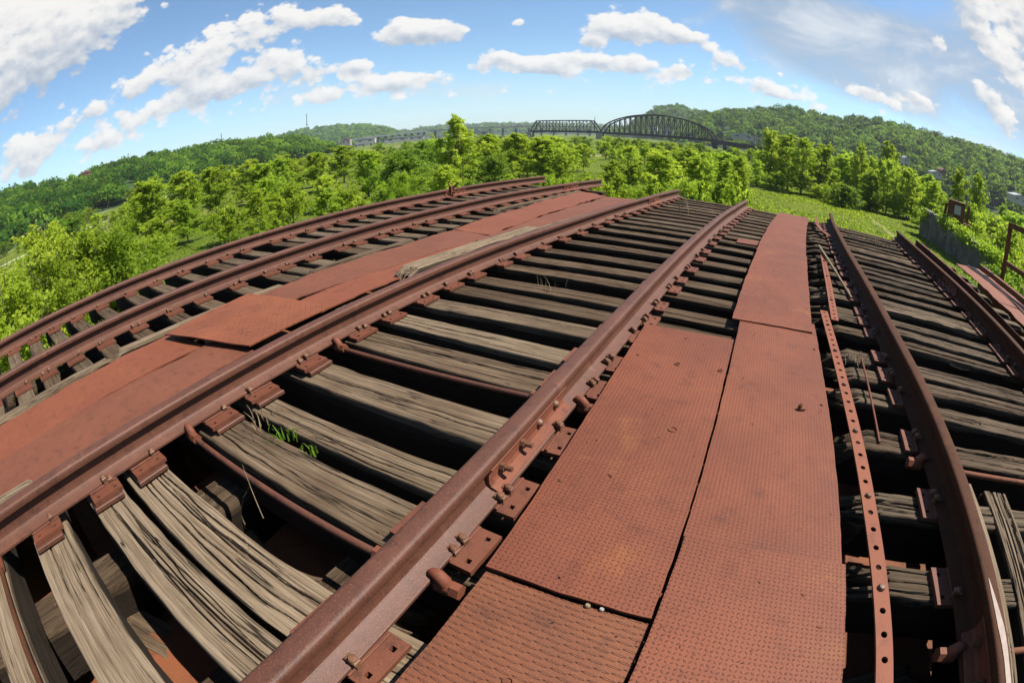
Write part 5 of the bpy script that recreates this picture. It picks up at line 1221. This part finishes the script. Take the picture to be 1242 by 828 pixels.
def house(az, d, el, w, l, h, wall, roof, label, rz):
    z = d*math.tan(R(el))+EYE; o = empty('house', polar(az, d, z-h), rz); tag(o, label, 'house', 'houses in the valley')
    MB().box((0, 0, h/2-1), (w, l, h+2)).build('wall', M[wall], o)
    mb = MB(); e = .4; rh = min(w*.35, 2.6)
    mb.add([(-w/2-e, -l/2-e, h), (w/2+e, -l/2-e, h), (w/2+e, l/2+e, h), (-w/2-e, l/2+e, h), (0, -l/2-e, h+rh), (0, l/2+e, h+rh)], [(0, 1, 2, 3), (0, 4, 5, 3), (1, 2, 5, 4), (0, 1, 4), (2, 3, 5)]); mb.build('roof', M[roof], o)
    for x in (-w*.25, w*.25): MB().box((x, -l/2-.02, h*.55), (w*.17, .12, h*.3)).build('window', M['windark'], o)
HS = [(19.0, 640, 2.2, 8, 9, 5.5, 'pale', 'roofgrey', 'white gabled house among the trees of the right hill', .3),
      (23.6, 610, 2.0, 9, 9, 5, 'roofred', 'roofred', 'red-brown house on the right hill, uphill of the grey roof', .5),
      (22.8, 590, 1.5, 16, 9, 3.5, 'pale', 'roofgrey', 'long low grey-roofed building below the red-brown house', .2),
      (-.6, 640, 1.3, 30, 9, 5, 'pale', 'roofgrey', 'long low pale building right of the arched span', .1),
      (1.2, 640, 1.2, 9, 9, 7, 'pale', 'roofred', 'small white house at the right end of the long low building', .1),
      (-10.9, 1100, 1.2, 16, 14, 13, 'pale', 'roofred', 'tall pale house seen through the arched span, upper left one', 0),
      (-9.2, 1080, .9, 22, 14, 9, 'pale', 'roofgrey', 'pale block seen through the arched span, middle one', .1),
      (-7.6, 1060, .8, 20, 14, 9, 'conc', 'roofred', 'dull house seen through the arched span, right one', .1),
      (-44.0, 1000, .5, 40, 20, 8, 'pale', 'roofgrey', 'pale shed at the foot of the far blue hill', .6),
      (-46.2, 1050, .7, 18, 18, 12, 'conc', 'roofred', 'narrow dull building left of the pale shed', .6),
      (-40.4, 950, .25, 46, 20, 7, 'pale', 'roofgrey', 'long white shed under the road bridge, left of the tall tree', .6),
      (-38.2, 950, .2, 30, 20, 7, 'pale', 'roofgrey', 'white shed just left of the tallest pointed tree', .6),
      (-31.0, 980, .35, 40, 20, 8, 'pale', 'roofgrey', 'white shed right of the tallest pointed tree', .5),
      (-77.4, 455, 3.35, 7, 20, 2.5, 'roofred', 'roofred', 'low rusty red building on the crest of the left hill', 1.2),
      (33.6, 430, 1.9, 26, 8, 3.5, 'pale', 'roofgrey', 'pale low building by the road on the right hill', .4),
      (-58.2, 300, -1.2, 10, 8, 3.5, 'conc', 'roofgrey', 'low tan building half hidden in the left valley trees', .8)]
for h_ in HS: house(*h_)
# retaining wall with ivy and the rusty machine on top of it
wA, wB = polar(21.6, 80, GZ-.3), polar(33.5, 52, GZ-.3)
dw = wB-wA; Lw = float(np.linalg.norm(dw)); aw = math.atan2(dw[1], dw[0])
n = 40; xs_ = np.linspace(0, Lw, n); hh = 4.7-1.2*(xs_/Lw)+.15*vnoise(xs_*1.1, xs_*0, 4)
mb = MB(); V = []
for x, h in zip(xs_, hh): V += [(x, 0, 0), (x, .03*vnoise(x*.8, 0, 2)-.1, h), (x, .7, h), (x, .9, 0)]
mb.add(V, [(i*4+j, i*4+(j+1) % 4, i*4+4+(j+1) % 4, i*4+4+j) for i in range(n-1) for j in range(4)]+[(3, 2, 1, 0), (n*4-4, n*4-3, n*4-2, n*4-1)])
wl = mb.build('retaining_wall', M['wall'], None, loc=wA); wl.rotation_euler[2] = aw
tag(wl, 'stained concrete retaining wall overgrown with ivy on the right', 'wall')
rgv = np.random.default_rng(9); P = []
for k in range(52):
    x = rgv.uniform(.30, 1)*Lw if k < 44 else rgv.uniform(0, .1)*Lw; h = np.interp(x, xs_, hh); dn = abs(rgv.normal(0, .6)) if k < 44 else rgv.uniform(0, 3.5)
    P.append(np.array([x, .1, h-dn*.45+.1])+rgv.normal(0, 1, (130, 3))*np.array([.75, .42, .38]))
P = np.concatenate(P); V, Q = leaves(P, .26, rgv, .3)
iv = link('ivy', npmesh('ivy', V, Q, M['leaf'], attr=rgv.uniform(.2, .9, len(Q))), None, wA, aw); iv.color = (1, 1.05, .9, 1)
tag(iv, 'green ivy spilling over the top of the concrete wall', 'ivy')
mc = empty('rusty_machine', polar(26.1, 71, -3.3), R(-20)); mc.scale = (1.35, 1.35, 1.25); tag(mc, 'dark red rusted machine cab standing on the concrete wall', 'machine')
MB().box((0, 0, .35), (3.2, 1.8, .5), bev=.05).build('base_frame', M['girder'], mc)
MB().box((-.2, 0, 1.55), (1.9, 1.5, 1.9), bev=.08).build('cab', M['girder'], mc); MB().box((-.2, 0, 2.58), (2.2, 1.8, .14), bev=.03).build('cab_roof', M['roofred'], mc)
MB().box((-.1, -.78, 1.75), (.75, .06, .95)).build('window', M['pale'], mc); MB().bar((1.2, 0, .6), (1.3, 0, 2.5), .28).build('post', M['girder'], mc); MB().bar((-1.5, 0, .6), (-1.35, .1, 2.1), .3).build('post', M['girder'], mc); MB().bar((-1.5, -.6, .75), (1.7, -.6, .75), .12).build('side_rail', M['girder'], mc)

# ------------------------------------------------------------------ air
HAZE = 1
if HAZE:
    mb = MB(); mb.box((0, 0, 155), (10600, 10600, 330)); hz = mb.build('haze', None, None); hz['kind'] = 'stuff'; hz['label'] = 'thin blue summer haze filling the valley'
    t = NT('valley_air'); v = t.n('ShaderNodeVolumePrincipled', i_Density=.00007, i_Anisotropy=.1); v.inputs['Color'].default_value = (.80, .90, 1, 1)
    t.t.links.new(v.outputs[0], t.out.inputs['Volume']); hz.data.materials.append(t.m)

# ------------------------------------------------------------------ render
sc_ = bpy.context.scene; cy_ = sc_.cycles
cy_.use_denoising = True
try: cy_.denoiser = 'OPENIMAGEDENOISE'; cy_.denoising_input_passes = 'RGB_ALBEDO_NORMAL'; cy_.denoising_prefilter = 'ACCURATE'
except Exception: pass
cy_.max_bounces = 6; cy_.diffuse_bounces = 4; cy_.glossy_bounces = 2; cy_.transmission_bounces = 3; cy_.volume_bounces = 0; cy_.transparent_max_bounces = 4
cy_.sample_clamp_indirect = 2; cy_.volume_step_rate = 10; cy_.use_adaptive_sampling = True; cy_.adaptive_threshold = .01
